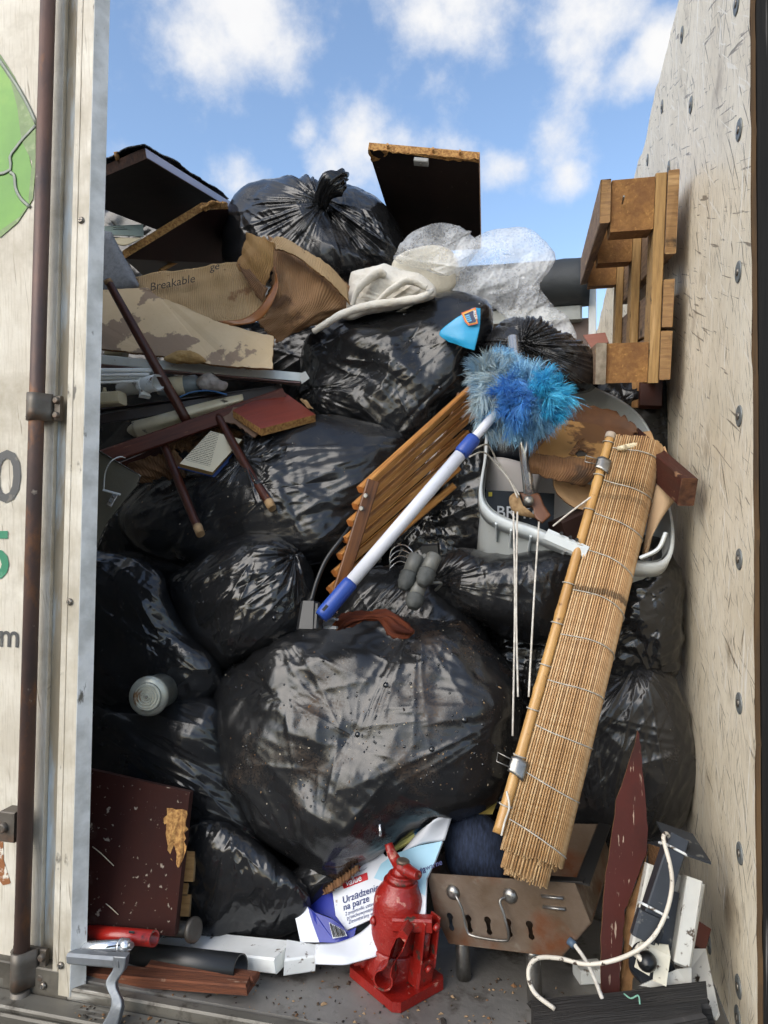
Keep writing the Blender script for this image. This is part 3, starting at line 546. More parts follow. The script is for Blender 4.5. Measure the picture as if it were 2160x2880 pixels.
bag('glossy black bag against the wall, right of the bamboo blind middle', [(1690, 1640), (1750, 1570), (1800, 1535), (1862, 1550), (1905, 1620), (1922, 1720), (1925, 1810), (1900, 1900), (1840, 1930), (1760, 1940), (1680, 1890)], 1.50, .10, films, fans=[(1905, 1640, 10, .16, 190, 250), (1720, 1700, 10, .16, -20, 40), (1850, 1900, 8, .12, 80, 140)], seed=16, stretch=[(25, .006, 22)], crump=.006, cfreq=15)
bag('tall black bag against the wall above the flood lamp', [(1560, 2020), (1690, 1890), (1790, 1858), (1870, 1880), (1918, 1960), (1940, 2100), (1938, 2220), (1900, 2325), (1800, 2370), (1690, 2380), (1580, 2370), (1540, 2200)], 1.48, .11, filmg, fans=[(1790, 1870, 12, .25, 230, 310), (1930, 2100, 8, .16, 160, 230), (1700, 2350, 10, .22, 60, 120)], seed=17, stretch=[(70, .004, 18)], knots=[(1790, 1880, .08, .005, 12)], crump=.0045, cfreq=12)
bag('black filler bag darkening the gap behind the hanging white cords', [(1300, 1780), (1420, 1720), (1600, 1720), (1760, 1800), (1740, 2050), (1640, 2150), (1450, 2120), (1340, 1950)], 1.58, .08, film, seed=18, crump=.004)  # added backing bag; keeps the space behind the cords black
bag('black filler bag darkening the gap between slatted rack and crate', [(1050, 1330), (1180, 1230), (1330, 1200), (1420, 1320), (1400, 1560), (1300, 1680), (1120, 1640), (1020, 1480)], 1.66, .08, films, seed=19, crump=.006, cfreq=20)  # added filler; stands for the dark between rack and crate
bag('black filler bag darkening the gap below the crumpled cardboard, right of white strip', [(560, 930), (760, 900), (900, 880), (960, 980), (930, 1150), (800, 1230), (600, 1230), (420, 1150), (420, 1000)], 1.80, .08, film, seed=20, crump=.005)  # added filler; keeps the hollow under the cardboard dark
bag('black filler bag darkening the space behind the rusty barbecue tray', [(1150, 2260), (1320, 2180), (1560, 2180), (1720, 2250), (1760, 2420), (1600, 2520), (1300, 2520), (1150, 2430)], 1.62, .08, film, seed=21, crump=.005)  # filler put in to blacken the space behind the tray
bag('black bag under the pallet, mostly hidden behind the crate rim', [(1500, 1090), (1640, 1070), (1760, 1068), (1880, 1075), (1905, 1200), (1860, 1300), (1650, 1320), (1500, 1260)], 1.76, .05, film, seed=22, crump=.005)
bag('black filler bag low by the door behind the maroon board', [(180, 2250), (380, 2240), (560, 2320), (600, 2480), (520, 2620), (300, 2640), (180, 2560)], 1.40, .06, film, seed=23, crump=.005)  # added backing bag; closes the gap beside the board with black
bag('black filler bag behind the broken chair frame', [(180, 1000), (400, 960), (600, 1000), (660, 1180), (560, 1400), (360, 1480), (180, 1420)], 1.78, .07, film, seed=24, crump=.005)  # added filler so the space behind the chair stays dark
bag('black filler bag deep behind the plug and pole grip', [(820, 1420), (980, 1380), (1120, 1450), (1150, 1640), (1060, 1760), (900, 1780), (820, 1660)], 1.70, .10, film, seed=25, crump=.005)  # added backing; keeps floor and wall from showing in the dark gap
bag('black filler bag deep behind the left bags, above the huge one', [(480, 1560), (640, 1600), (720, 1800), (760, 1960), (640, 2040), (520, 1960), (420, 1760)], 1.58, .08, film, seed=26, crump=.005)  # filler added to darken the gap above the huge bag
bag('black filler bag deep under the huge one, above the floor', [(560, 2280), (800, 2300), (1100, 2330), (1250, 2400), (1200, 2560), (900, 2640), (650, 2600)], 1.50, .06, film, seed=27, crump=.005)  # added filler; darkens the gap over the floor
bag('black filler bag hiding the sky under the sloping cabinet panel', [(150, 560), (330, 540), (470, 600), (560, 700), (520, 820), (330, 860), (150, 840)], 2.25, .08, film, seed=28, crump=.005)  # added to block the sky where only shade belongs
# ================================================================== shared materials for the rubbish
chip = M('raw_chipboard', 'b58a50', .9, col2='82592f', scale=160, lo=.4, hi=.6, bump=.0016, bscale=190, l3=('c49a5e', 220, .6, .7))
darklam = M('dark_laminate', '1a1413', .7, spec=.25, col2='2a1f1c', scale=4, l3=('6b625a', 120, .68, .72), bump=.0004, bscale=30)
maroon = M('maroon_laminate', '331610', .7, spec=.15, col2='2b1512', scale=6, l3=('54433c', 7, .6, .75), l4=('8a7d70', 90, .635, .67), bump=.0004, bscale=40)
redlam = M('red_laminate', '7a3526', .38, col2='6a2c20', scale=5, stretch=(1, 12, 1), coord='UV', bump=.0003, bscale=60)
darkwood = M('dark_varnished_wood', '4d281d', .36, col2='321812', scale=10, stretch=(1, 9, 1), coord='UV', coat=.08, spec=.35, l3=('7a4a2a', 20, .64, .70, (1, 3, 1)), bump=.0005, bscale=60)
palewood = M('pale_wood', 'b98d55', .7, col2='96693a', scale=10, stretch=(1.2, 14, 1), coord='UV', bump=.0008, bscale=30, bstretch=(1.2, 16, 1), l3=('5d4228', 16, .66, .75))
endwood = M('broken_wood_end', 'a58862', .85, col2='7d6040', scale=60, bump=.001, bscale=120)
teak = M('oiled_teak', 'b57c3c', .45, col2='8a5826', scale=9, stretch=(1, 16, 1), coord='UV', bump=.0006, bscale=30, bstretch=(1, 18, 1), l3=('d6a660', 8, .55, .75, (1, 10, 1)), coat=.05)
teakend = M('teak_end', 'b06d33', .6, col2='8a4f22', scale=50)
card = M('cardboard', 'b79a72', .85, col2='a5875c', scale=5, l3=('866240', 7, .56, .60), coord='UV', l4=('6d5034', 26, .66, .70), extra=flutes)
cardw = M('wet_cardboard', '6d4c30', .8, col2='86623c', scale=9, l3=('44301e', 8, .53, .58), coord='UV', extra=flutes)
cardp = M('pale_card', 'b7946d', .85, col2='a78560', scale=5, bump=.0006, bscale=60)
cardedge = M('card_edge', '8d663d', .9, col2='5b3f24', scale=260, lo=.45, hi=.55)
palesheet = M('stained_pale_board', 'd6bd98', .85, col2='cbb088', scale=5, l3=('97806a', 6, .56, .575), bump=.0006, bscale=80, l4=('5d4a35', 70, .68, .72))
whitepl = M('white_plastic', 'e6e8e6', .35, l3=('5b4a38', 34, .60, .65), col2='cfd1cd', scale=6); creampl = M('cream_plastic', 'd8cdb0', .4, l3=('3a3024', 22, .62, .68), col2='b8aa86', scale=7)
greypl = M('grey_plastic', '8f8f8c', .45, l3=('4d4a46', 20, .6, .7)); pinkish = M('pinkish_underside', '9d7f7c', .5)
chrome = M('chrome', 'e6e8ea', .2, .85, l3=('6d6a66', 24, .64, .72), rough2=.4); steel = M('worn_steel', '9c9a96', .35, .9, col2='6e6a64', scale=30, bump=.0004, bscale=90)
blackpl = M('black_plastic', '151617', .35, l3=('4a443c', 60, .68, .73)); blackmat = M('matt_black', '0d0e10', .6)
papr = M('paper', 'd3c7ab', .8, col2='c5b794', scale=8); cordm = M('white_cord', 'cfcac0', .8, col2='a8a196', scale=90, bump=.0006, bscale=500)
# ------------------------------------------------------------------ boards at the top
t = T('chipboard_offcut', 'dark chipboard panel standing up against the sky with a raw top edge', 'board', P(1230, 690, 2.1))
A, B_, C_, D_ = P(1035, 420, 1.70), P(1347, 448, 1.72), P(1352, 700, 2.15), P(1128, 712, 2.15)
O('panel', plate([A, B_, C_, D_], .020), [darklam, chip], t)
bn = nrm(np.cross(B_-A, D_-A)); bn = bn if bn@(CAM-A) > 0 else -bn; eu = nrm(B_-A); ed = nrm(D_-A)
O('chipped_corner', plate(rag([A+bn*.001, A+eu*.055+bn*.001, A+eu*.048+ed*.012+bn*.001, A+eu*.026+ed*.030+bn*.001, A+ed*.045+bn*.001], .003, .008, 3), .003), chip, t)
O('chipped_edge', plate(rag([A+eu*.055+bn*.001, B_+bn*.001, B_+ed*.012+bn*.001, A+eu*.17+ed*.010+bn*.001], .0025, .012, 4), .0025), chip, t)
br = P(1185, 445, 1.695); bk = O('bracket', bar(br-eu*.018+bn*.006+ed*.006, br+eu*.018+bn*.006+ed*.006, .020, .012, up=bn, c=.002), greypl, t)
O('screw', lathe(br+bn*.012+ed*.006, br+bn*.015+ed*.006, [(0, .004), (1, .003)], 10), steel, bk)
for fx in (.18, .59, .83): q = A+(B_-A)*fx-bn*.010; O('dowel', tube([q+ed*.01, q-ed*.012], .004, 8), palewood, t)

t = T('cabinet_panel', 'dark panel sloping above the door edge, pale strip on its side', 'board', P(420, 560, 1.7))
A, B_, E_ = P(413, 446, 1.42), P(642, 584, 1.98), P(180, 545, 1.56); B_ = A+(B_-A)*2.7; D_ = B_+E_-A
O('panel', plate([A, B_, D_, E_], .024), [darklam, M('dark_raw_edge', '4a2f20', .85, col2='2c1b14', scale=90, bump=.002, bscale=120)], t)
bn = nrm(np.cross(B_-A, E_-A)); bn = bn if bn@(CAM-A) < 0 else -bn
s_ = nrm(np.cross(B_-A, bn)); s_ = s_ if s_@(E_-A) < 0 else -s_
O('edge_strip', plate([A+s_*.001+bn*.002, B_+s_*.001+bn*.002, B_+s_*.001+bn*.022, A+s_*.001+bn*.022], .0015), M('lilac_edge_strip', 'a9a4b4', .35), t)
O('dowel', tube([A+(E_-A)*.30+bn*.022, A+(E_-A)*.30+bn*.040-nrm(B_-A)*.004], .0055, 8), palewood, t)
clearw = M('grey_film', '3c4045', .18, col2='5c6167', scale=14, bump=.006, bscale=30, bstretch=(2, 6, 2), l3=('b9bec4', 26, .62, .7))
gw = [[A+(E_-A)*f+bn*(.028+.004*k) for f in (.8, .4, .1, -.02)] for k in (0,)]
rows = []
for tt in (-.005, .07, .16, .27, .38): rows.append([A+(B_-A)*tt+(E_-A)*f+bn*(.030+.006*math.sin(9*tt+4*f)) for f in (.95, .6, .3, .06, -.012)])
O('plastic_film', sheet(rows, 40, 60, .002, lambda u, v: .004*np.sin(u*40+np.sin(v*9)*2)+.002*np.sin(v*38+u*30), .002), clearw, label='crinkled grey plastic film lying on the sloping cabinet panel', cat='film')
t = T('chipboard_shelf', 'dark shelf board with broken raw chipboard edge, under the sloping panel', 'board', P(520, 700, 1.8))
A, B_, C_, E_, D_ = P(350, 728, 1.58), P(572, 592, 1.68), P(642, 588, 1.80), P(650, 742, 2.05), P(430, 800, 2.0)
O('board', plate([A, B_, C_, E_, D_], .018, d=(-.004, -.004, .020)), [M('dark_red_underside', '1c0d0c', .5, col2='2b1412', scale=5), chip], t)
O('torn_edge', plate(rag([P(565, 590, 1.665), P(600, 566, 1.69), P(640, 570, 1.79), P(641, 584, 1.795), P(606, 590, 1.72)], .004, .01, 6), .006), chip, t)
O('wooden_stick', tube(PP([(450, 762, 1.75), (522, 722, 1.85)]), .006, 8), palewood, label='short pale stick in the dark hollow under the shelf board', cat='stick')
t = T('booklet', 'grey-green booklet with small print beside the door edge', 'booklet', P(350, 680, 1.6))
O('cover', plate(PP([(290, 636, 1.6), (402, 631, 1.62), (404, 664, 1.6), (300, 660, 1.58)]), .002), M('booklet_print', '8fa09c', .5, col2='6f7f7c', scale=3), t)
for i in range(5): a = P(318, 640+i*4.6, 1.594); O('print_line', bar(a, P(358+random.randint(-8, 6), 639+i*4.6, 1.60), .0012, .0008, c=.0001), blackmat, t)
O('pages', sheet(SG([[(300, 664, 1.6), (350, 668, 1.59), (398, 668, 1.6)], [(310, 672, 1.58), (345, 690, 1.57), (392, 673, 1.58)]]), 14, 6, .002), papr, t)
fabric = M('grey_weave', '8a8d92', .9, col2='797c82', scale=120, bump=.001, bscale=400)
O('seat_cushion', blob([(200, 660), (300, 650), (322, 668), (350, 720), (382, 780), (385, 812), (300, 830), (200, 825)], 1.52, .03, seg=120, rings=40, crump=0, lump=.004, sq=5), fabric, label='grey woven seat pad wedged beside the door, under the booklet', cat='cushion')
# ------------------------------------------------------------------ cardboard
box_ = T('cardboard_box', 'torn brown cardboard box marked Breakable with curling flaps', 'box', P(640, 930, 1.6))
wav = lambda a, f: (lambda u, v: a*np.sin(u*f)+a*.6*np.sin(v*f*.6+u*8))
O('box_side', sheet(SG([[(285, 792, 1.55), (430, 770, 1.55), (550, 752, 1.55), (655, 738, 1.56), (705, 740, 1.58)], [(285, 830, 1.53), (430, 822, 1.53), (550, 815, 1.53), (670, 810, 1.54), (740, 800, 1.56)], [(285, 890, 1.50), (430, 892, 1.50), (550, 902, 1.50), (650, 912, 1.51), (750, 890, 1.53)]]), 50, 24, .004, lambda u, v: .003*tri(u*5.2+v*1.4+.2)+.0022*tri(u*13-v*9)+.0012*np.sin(v*120+u*9), .003), [card, cardedge], box_)
O('flap', sheet(SG([[(697, 654, 1.52), (730, 664, 1.50), (772, 682, 1.50)], [(680, 705, 1.52), (725, 720, 1.49), (768, 745, 1.50)], [(662, 745, 1.54), (700, 790, 1.50), (742, 815, 1.51)]]), 24, 24, .004, lambda u, v: .0035*tri(u*11+v*7)+.002*tri(v*23-u*8), .004), [M('card_flap', 'a98450', .8, col2='936c42', scale=8, l3=('7a5330', 6, .56, .62), coord='UV', extra=flutes), cardedge], box_)
O('flap', sheet(SG([[(757, 672, 1.60), (840, 705, 1.58), (915, 745, 1.58), (975, 800, 1.60), (1002, 856, 1.62)], [(765, 745, 1.56), (835, 775, 1.55), (895, 815, 1.55), (945, 850, 1.57), (985, 880, 1.60)], [(755, 820, 1.54), (820, 850, 1.53), (870, 880, 1.54), (905, 890, 1.56), (950, 900, 1.6)], [(700, 890, 1.53), (745, 925, 1.53), (782, 962, 1.54), (830, 945, 1.56), (880, 905, 1.6)]]), 70, 50, .005, lambda u, v: .0016*np.sin(u*150)+.006*tri(u*6.5+v*2)+.004*tri(v*9-u*4)+.002*tri(u*21+v*13), .006, 3), [M('card_brown', '9c7854', .85, col2='866443', scale=5, l3=('664a31', 6, .55, .60), coord='UV', l4=('b08c66', 9, .58, .7), extra=flutes), cardedge], box_)
O('flap', sheet(SG([[(760, 680, 1.56), (790, 668, 1.55), (850, 694, 1.54), (915, 740, 1.54), (975, 795, 1.56)], [(775, 700, 1.53), (810, 712, 1.52), (860, 735, 1.51), (920, 790, 1.52), (985, 850, 1.55)]]), 50, 10, .004, lambda u, v: .003*np.sin(u*45), .004, 9), [card, cardedge], box_)
O('packing_tape', sheet(SG([[(612, 904, 1.495), (680, 896, 1.49), (735, 860, 1.485), (768, 800, 1.485), (776, 752, 1.49)], [(640, 918, 1.49), (712, 906, 1.48), (758, 868, 1.475), (780, 805, 1.475), (770, 748, 1.488)]]), 40, 6, .0012, lambda u, v: .0015*np.sin(u*60)), M('brown_tape', '9a6232', .3, col2='7f4d25', scale=14), box_)
O('torn_strip', sheet(SG([[(668, 742, 1.52), (700, 800, 1.49), (735, 850, 1.485)], [(690, 738, 1.515), (720, 780, 1.485), (752, 812, 1.48)]]), 20, 5, .003, None, .002), [cardw, cardedge], box_)
ink = M('marker_ink', '241a14', .6)
a, bq = P(425, 822, 1.528), P(585, 790, 1.532); ux = nrm(bq-a); uy = nrm(V3([0, .12, 1.])-ux*(V3([0, .12, 1.])@ux))
O('handwriting', textg('Breakable', a+V3([0, -.004, 0]), ux, uy, .031, .003, shear=.1, thick=.0), ink, box_)
a = P(594, 765, 1.535); O('handwriting', textg('ge', a+V3([0, -.004, 0]), ux, uy, .028, .003, shear=.12), ink, box_)
O('fibreboard_sheet', plate(rag(PP([(270, 816, 1.49), (415, 808, 1.51), (440, 832, 1.505), (520, 862, 1.50), (600, 900, 1.49), (680, 924, 1.49), (769, 946, 1.50), (766, 1037, 1.44), (640, 1030, 1.44), (560, 1018, 1.43), (480, 1004, 1.43), (270, 978, 1.42)]), .0015, .012, 5), .006), [palesheet, cardedge], label='pale stained fibreboard sheet propped below the Breakable box', cat='board')
# ------------------------------------------------------------------ broken chair and strips, left
ch = T('broken_chair', 'dark varnished broken chair lying upside down with three legs showing', 'chair', P(520, 1330, 1.45))
def leg(p3, r, pale=True):
    g = tube(PP(p3), r, 14, n=24); return O('leg', g, [darkwood, endwood], ch)
leg([(302, 788, 1.34), (390, 945, 1.36), (528, 1188, 1.42)], [.0085, .0105, .0115])
leg([(455, 1235, 1.40), (505, 1360, 1.36), (563, 1502, 1.30)], [.0085, .0098, .0085])
leg([(612, 1168, 1.44), (680, 1290, 1.39), (766, 1430, 1.33)], [.0085, .0100, .0085])
for q in ((563, 1500, 1.299, 555, 1480, 1.31), (765, 1428, 1.329, 755, 1410, 1.337), (302, 788, 1.339, 307, 798, 1.342)):
    a, bq = P(*q[:3]), P(*q[3:]); O('worn_tip', tube([a+(a-bq)*.15, bq], [.0088, .0098], 14), endwood, ch)
O('seat_rail', bar(P(285, 1290, 1.325), P(800, 1112, 1.515), .022, .034, c=.003), M('rail_wood', '5c3023', .5, spec=.3, col2='45221a', scale=10, stretch=(1, 9, 1), coord='UV', l3=('8a5c40', 24, .62, .68, (1, 3, 1))), ch)
O('stretcher', bar(P(300, 1335, 1.44), P(560, 1230, 1.5), .018, .03, c=.003), darkwood, ch)
t = T('aluminium_strip', 'long white metal edge strip lying across above the chair', 'metal strip', P(560, 1060, 1.5))
O('strip_face', bar(P(270, 1010, 1.40), P(860, 1062, 1.56), .004, .021, c=.0008), M('white_metal', 'cdd0cc', .35, .3, col2='b3b6ae', scale=6, l3=('6a5a44', 24, .64, .7)), t)
O('strip_lip', bar(P(270, 1028, 1.42), P(845, 1080, 1.57), .03, .003, c=.0006), pinkish, t)
O('bent_end', plate(PP([(843, 1052, 1.545), (858, 1044, 1.54), (870, 1064, 1.545), (848, 1080, 1.55)]), .0015), whitepl, t)
for i, (ya, yb, l) in enumerate(((1046, 1040, 'upper white plastic strip beside the door edge'), (1068, 1058, 'lower white plastic strip beside the door edge'))):
    t = T('plastic_strip', l, 'plastic strip', P(330, ya, 1.45))
    O('trim_face', bar(P(240, ya, 1.33), P(430-i*20, yb+4, 1.39), .03, .010, c=.003), whitepl, t); O('trim_lip', bar(P(240, ya+10, 1.315), P(420-i*20, yb+13, 1.375), .006, .006, c=.002), whitepl, t)
t = T('waste_pipe', 'short grey-white plastic pipe with a clip, left of the chair leg', 'pipe', P(400, 1100, 1.5))
O('pipe', tube(PP([(345, 1092, 1.42), (445, 1076, 1.37)]), .0185, 22, inner=.84), [whitepl, greypl], t)
O('collar', tube(PP([(398, 1084, 1.3935), (412, 1081, 1.3865)]), .021, 22), whitepl, t)
O('clip_foot', bar(P(402, 1092, 1.385), P(408, 1116, 1.38), .012, .012, w2=.026), whitepl, t)
t = T('plastic_bottle', 'dirty clear plastic bottle lying behind the chair leg', 'bottle', P(500, 1100, 1.55))
O('bottle_body', lathe(P(440, 1092, 1.46), P(565, 1078, 1.49), [(0, .010), (.04, .020), (.2, .022), (.24, .020), (.28, .022), (.5, .0215), (.54, .0195), (.6, .022), (.9, .022), (1, .012)], 20), M('cloudy_plastic', '8d979b', .25, trans=.35, col2='a9b2b4', scale=12, spec=.6), t)
O('bottle_label', lathe(P(476, 1088, 1.469), P(520, 1083, 1.479), [(0, .0226), (1, .0226)], 20), papr, t)
O('tissue', blob([(552, 1072), (570, 1054), (592, 1052), (615, 1068), (640, 1078), (630, 1098), (590, 1098), (562, 1090)], 1.47, .02, seg=90, rings=40, crump=.010, cfreq=60, lump=.006, seed=31), M('grubby_tissue', 'bdb4ac', .85, col2='8a817a', scale=30), label='scrunched grubby tissue beside the bottle', cat='tissue')
O('fitting_block', join(bar(P(250, 1128, 1.36), P(345, 1120, 1.37), .04, .028, c=.004), bar(P(294, 1112, 1.36), P(294, 1090, 1.36), .012, .012, up=(0, 1, 0), c=.003, w2=.007, h2=.007)), creampl, label='cream plastic fitting with a small peg beside the door', cat='fitting')
O('blue_wire', tube(PP([(505, 1117, 1.44), (540, 1103, 1.45), (590, 1099, 1.46), (638, 1110, 1.46)]), .0018, 8, n=20), M('blue_insulation', '3d6a9c', .4), label='thin blue wire curling over the dark channel', cat='wire')
t = T('plastic_channel', 'long dark brown plastic channel strip behind the chair legs', 'channel', P(540, 1150, 1.5))
O('channel_face', bar(P(240, 1186, 1.385), P(792, 1098, 1.58), .004, .022, c=.0006), M('brown_pvc', '2d2120', .4, l3=('6b6158', 70, .68, .73), col2='231a1a', scale=4), t)
O('channel_top', bar(P(240, 1160, 1.40), P(786, 1088, 1.585), .024, .0035, c=.0006), bpy.data.materials['brown_pvc'], t)
O('channel_end', plate(PP([(772, 1078, 1.565), (792, 1076, 1.572), (795, 1108, 1.57), (782, 1104, 1.566)]), .003), whitepl if 0 else M('scuffed_end', '2a201f', .5, l3=('d8d4cc', 60, .62, .64)), t)
O('curved_slat', sheet(SG([[(370, 1185, 1.45), (440, 1168, 1.43), (540, 1140, 1.44), (620, 1120, 1.47), (682, 1108, 1.5)], [(372, 1205, 1.43), (440, 1190, 1.41), (540, 1160, 1.42), (620, 1138, 1.45), (684, 1124, 1.48)], [(385, 1232, 1.44), (445, 1212, 1.425), (540, 1180, 1.435), (620, 1158, 1.465), (672, 1142, 1.495)]]), 40, 14, .006), creampl, label='dirty cream curved slat across the chair rail', cat='slat')
O('cream_tray', blob([(356, 1210), (380, 1185), (430, 1180), (450, 1200), (430, 1220), (385, 1232)], 1.46, .02, seg=80, rings=24, crump=0, lump=.003), creampl, label='rounded cream plastic piece under the curved slat', cat='plastic')
O('crumpled_paper', blob([(460, 1010), (490, 990), (530, 984), (565, 1000), (575, 1020), (500, 1024)], 1.42, .015, seg=90, rings=34, crump=.008, cfreq=70, lump=.004, seed=33), M('brown_paper', 'b08e58', .85, col2='8a6a3c', scale=20), label='crumpled brown paper at the foot of the pale sheet', cat='paper')
O('cream_box', bar(P(304, 992, 1.50), P(352, 990, 1.50), .03, .022, c=.004), creampl, label='cream plastic box end under the pale sheet', cat='plastic')
t = T('red_board', 'small red laminate chipboard offcut on the black bag', 'board', P(760, 1190, 1.5))
A, B_, D_ = P(734, 1206, 1.36), P(887, 1166, 1.45), P(654, 1154, 1.42); C_ = P(786, 1093, 1.54)
O('board', plate([A, B_, C_, D_], .017, d=nrm(np.cross(B_-A, D_-A))*-.017), [redlam, chip], t)
O('split_corner', plate(rag(PP([(843, 1122, 1.46), (858, 1124, 1.45), (880, 1150, 1.445), (866, 1150, 1.45), (856, 1136, 1.452)]), .002, .006, 3), .003), endwood, t)
O('torn_cardboard', sheet(SG([[(470, 1215, 1.50), (520, 1200, 1.48), (580, 1188, 1.48), (640, 1195, 1.48)], [(455, 1250, 1.46), (500, 1225, 1.45), (560, 1222, 1.46), (690, 1225, 1.48)], [(470, 1300, 1.43), (490, 1265, 1.43), (530, 1272, 1.46), (600, 1262, 1.49)]]), 40, 30, .004, lambda u, v: .007*np.sin(u*50)*np.sin(v*40)+.004*tri(u*30+v*22)+.003*tri(v*60-u*25), .007, 7), [cardw, cardedge], label='dark torn cardboard hanging from the chair rail over the book', cat='cardboard')
O('torn_cardboard', sheet(SG([[(340, 1330, 1.42), (400, 1290, 1.40), (460, 1275, 1.40), (500, 1270, 1.42)], [(380, 1350, 1.40), (420, 1325, 1.39), (470, 1320, 1.40), (520, 1330, 1.42)], [(420, 1350, 1.42), (440, 1352, 1.41), (480, 1345, 1.42), (530, 1345, 1.43)]]), 36, 24, .004, lambda u, v: .006*np.sin(u*60+v*20)+.004*tri(u*35-v*28), .006, 8), [cardw, cardedge], label='ragged cardboard scrap behind the shorter chair leg', cat='cardboard')
O('torn_cardboard', plate(rag(PP([(640, 1140, 1.45), (700, 1150, 1.45), (735, 1215, 1.40), (715, 1230, 1.39), (660, 1190, 1.42), (600, 1185, 1.44)]), .002, .01, 9), .003), [M('grey_card', '7d6452', .85, col2='6b5545', scale=8), cardedge], label='greyish cardboard scrap beneath the red offcut', cat='cardboard')
# ---- open book
bk = T('open_book', 'open book with a blue cover lying on the long black bag', 'book', P(620, 1300, 1.42))
A, B_, C_, D_ = P(505, 1304, 1.34), P(592, 1212, 1.40), P(706, 1206, 1.45), P(598, 1328, 1.37)
C_ = B_+(D_-A)*1.0
bn = nrm(np.cross(D_-A, B_-A)); bn = bn if bn@(CAM-A) > 0 else -bn
def txt(t, b, tcn, L):
    s = t.nodes.new('ShaderNodeSeparateXYZ'); L(tcn.outputs['UV'], s.inputs[0])
    def mth(op, a, b_, c=None):
        n = t.nodes.new('ShaderNodeMath'); n.operation = op
        for i, v in enumerate((a, b_)):
            if isinstance(v, (int, float)): n.inputs[i].default_value = v
            else: L(v, n.inputs[i])
        return n.outputs[0]
    ln = mth('GREATER_THAN', mth('FRACT', mth('MULTIPLY', s.outputs[1], 230), 0), .52)
    n = t.nodes.new('ShaderNodeTexNoise'); n.inputs['Scale'].default_value = 1; mp = t.nodes.new('ShaderNodeMapping'); mp.inputs['Scale'].default_value = (900, 230, 1); L(tcn.outputs['UV'], mp.inputs[0]); L(mp.outputs[0], n.inputs['Vector'])
    wd_ = mth('GREATER_THAN', n.outputs['Fac'], .44); f = mth('MULTIPLY', ln, wd_)
    m0 = mth('MULTIPLY', mth('GREATER_THAN', s.outputs[0], .008), mth('LESS_THAN', s.outputs[0], .062)); f = mth('MULTIPLY', f, m0)
    m1 = mth('MULTIPLY', mth('GREATER_THAN', s.outputs[1], .012), mth('LESS_THAN', s.outputs[1], .17)); f = mth('MULTIPLY', f, m1); f = mth('MULTIPLY', f, .75)
    x = t.nodes.new('ShaderNodeMix'); x.data_type = 'RGBA'; L(f, x.inputs[0]); x.inputs[6].default_value = lin('d8ccb0'); x.inputs[7].default_value = lin('3c352c'); L(x.outputs[2], b.inputs['Base Color'])
pg = M('printed_page', 'd8ccb0', .8, extra=txt)
pe = M('page_edges', 'c9a468', .85, col2='a37f47', scale=260, stretch=(.05, 1, 1), coord='UV')
O('page_block', plate([A, D_, C_, B_], .016), [pg, pe], bk)
off = -bn*.0165; q = [A+off-(D_-A)*.03, D_+off+(D_-A)*.10, C_+off+(D_-A)*.10, B_+off-(D_-A)*.03]
O('cover', plate([p_-(B_-A)*.02 if i < 2 else p_+(B_-A)*.02 for i, p_ in enumerate(q)], .003), M('blue_cloth_cover', '2c4a86', .6, col2='243c70', scale=30), bk)
# ---- grey green panel with latch by the door
t = T('cupboard_door', 'grey-green painted board with a small metal catch beside the door edge', 'board', P(310, 1440, 1.22))
O('panel', plate(PP([(180, 1215, 1.20), (270, 1262, 1.21), (392, 1337, 1.25), (384, 1366, 1.25), (300, 1470, 1.23), (262, 1560, 1.22), (180, 1600, 1.2)]), .016), [M('grey_green_paint', '5d5849', .6, col2='524d40', scale=6, bump=.0008, bscale=90), M('speckled_edge', '2d2b27', .8, l3=('a9a49a', 120, .55, .6))], t)
c0, c1 = P(306, 1422, 1.205), P(326, 1388, 1.212)
ct = O('catch_plate', bar(c0, c1, .012, .0025, up=(0, -1, 0), c=.001), chrome, t)
for f in (.3, .7): q = c0+(c1-c0)*f; O('screw', lathe(q+V3([0, -.001, 0]), q+V3([0, -.005, 0]), [(0, .0035), (1, .0022)], 10), steel, ct)
O('catch_arm', bar(P(290, 1378, 1.2), P(338, 1391, 1.205), .004, .004, c=.001), whitepl, t)
O('wire_loop', tube(PP([(292, 1376, 1.20), (296, 1330, 1.19), (312, 1298, 1.18), (336, 1285, 1.19), (352, 1288, 1.21)]), .0012, 6, n=24), whitepl, t)
# ================================================================== centre: rack, duster, pole, crate
t = T('slatted_rack', 'slatted teak duckboard leaning beside the white pole', 'rack', P(940, 1670, 1.27))
for i in range(7):
    a = P(1014-14.5*i, 1378+47*i, 1.27-.004*i); bq = P(1352-13*i, 1068+50*i, 1.60-.01*i)
    O('slat', bar(a, bq, .016, .0145, up=nrm(a-P(950, 1640, 1.25)), c=.002, seed=i), [teak, teakend], t)
bt = O('batten', bar(P(1050, 1352, 1.275), P(945, 1690, 1.245), .012, .024, up=(-.6, -.3, .3), c=.002), M('batten_wood', '6d431f', .4, col2='42240f', scale=9, stretch=(1, 14, 1), coord='UV'), t)
O('batten', bar(P(1300, 1110, 1.575), P(1190, 1440, 1.54), .012, .024, up=(-.6, -.3, .3), c=.002), bpy.data.materials['batten_wood'], t)
for q in ((1030, 1394), (1018, 1430)): a = P(q[0], q[1], 1.258); O('screw', lathe(a, a+V3([-.001, -.003, 0]), [(0, .005), (1, .004)], 12), steel, t)
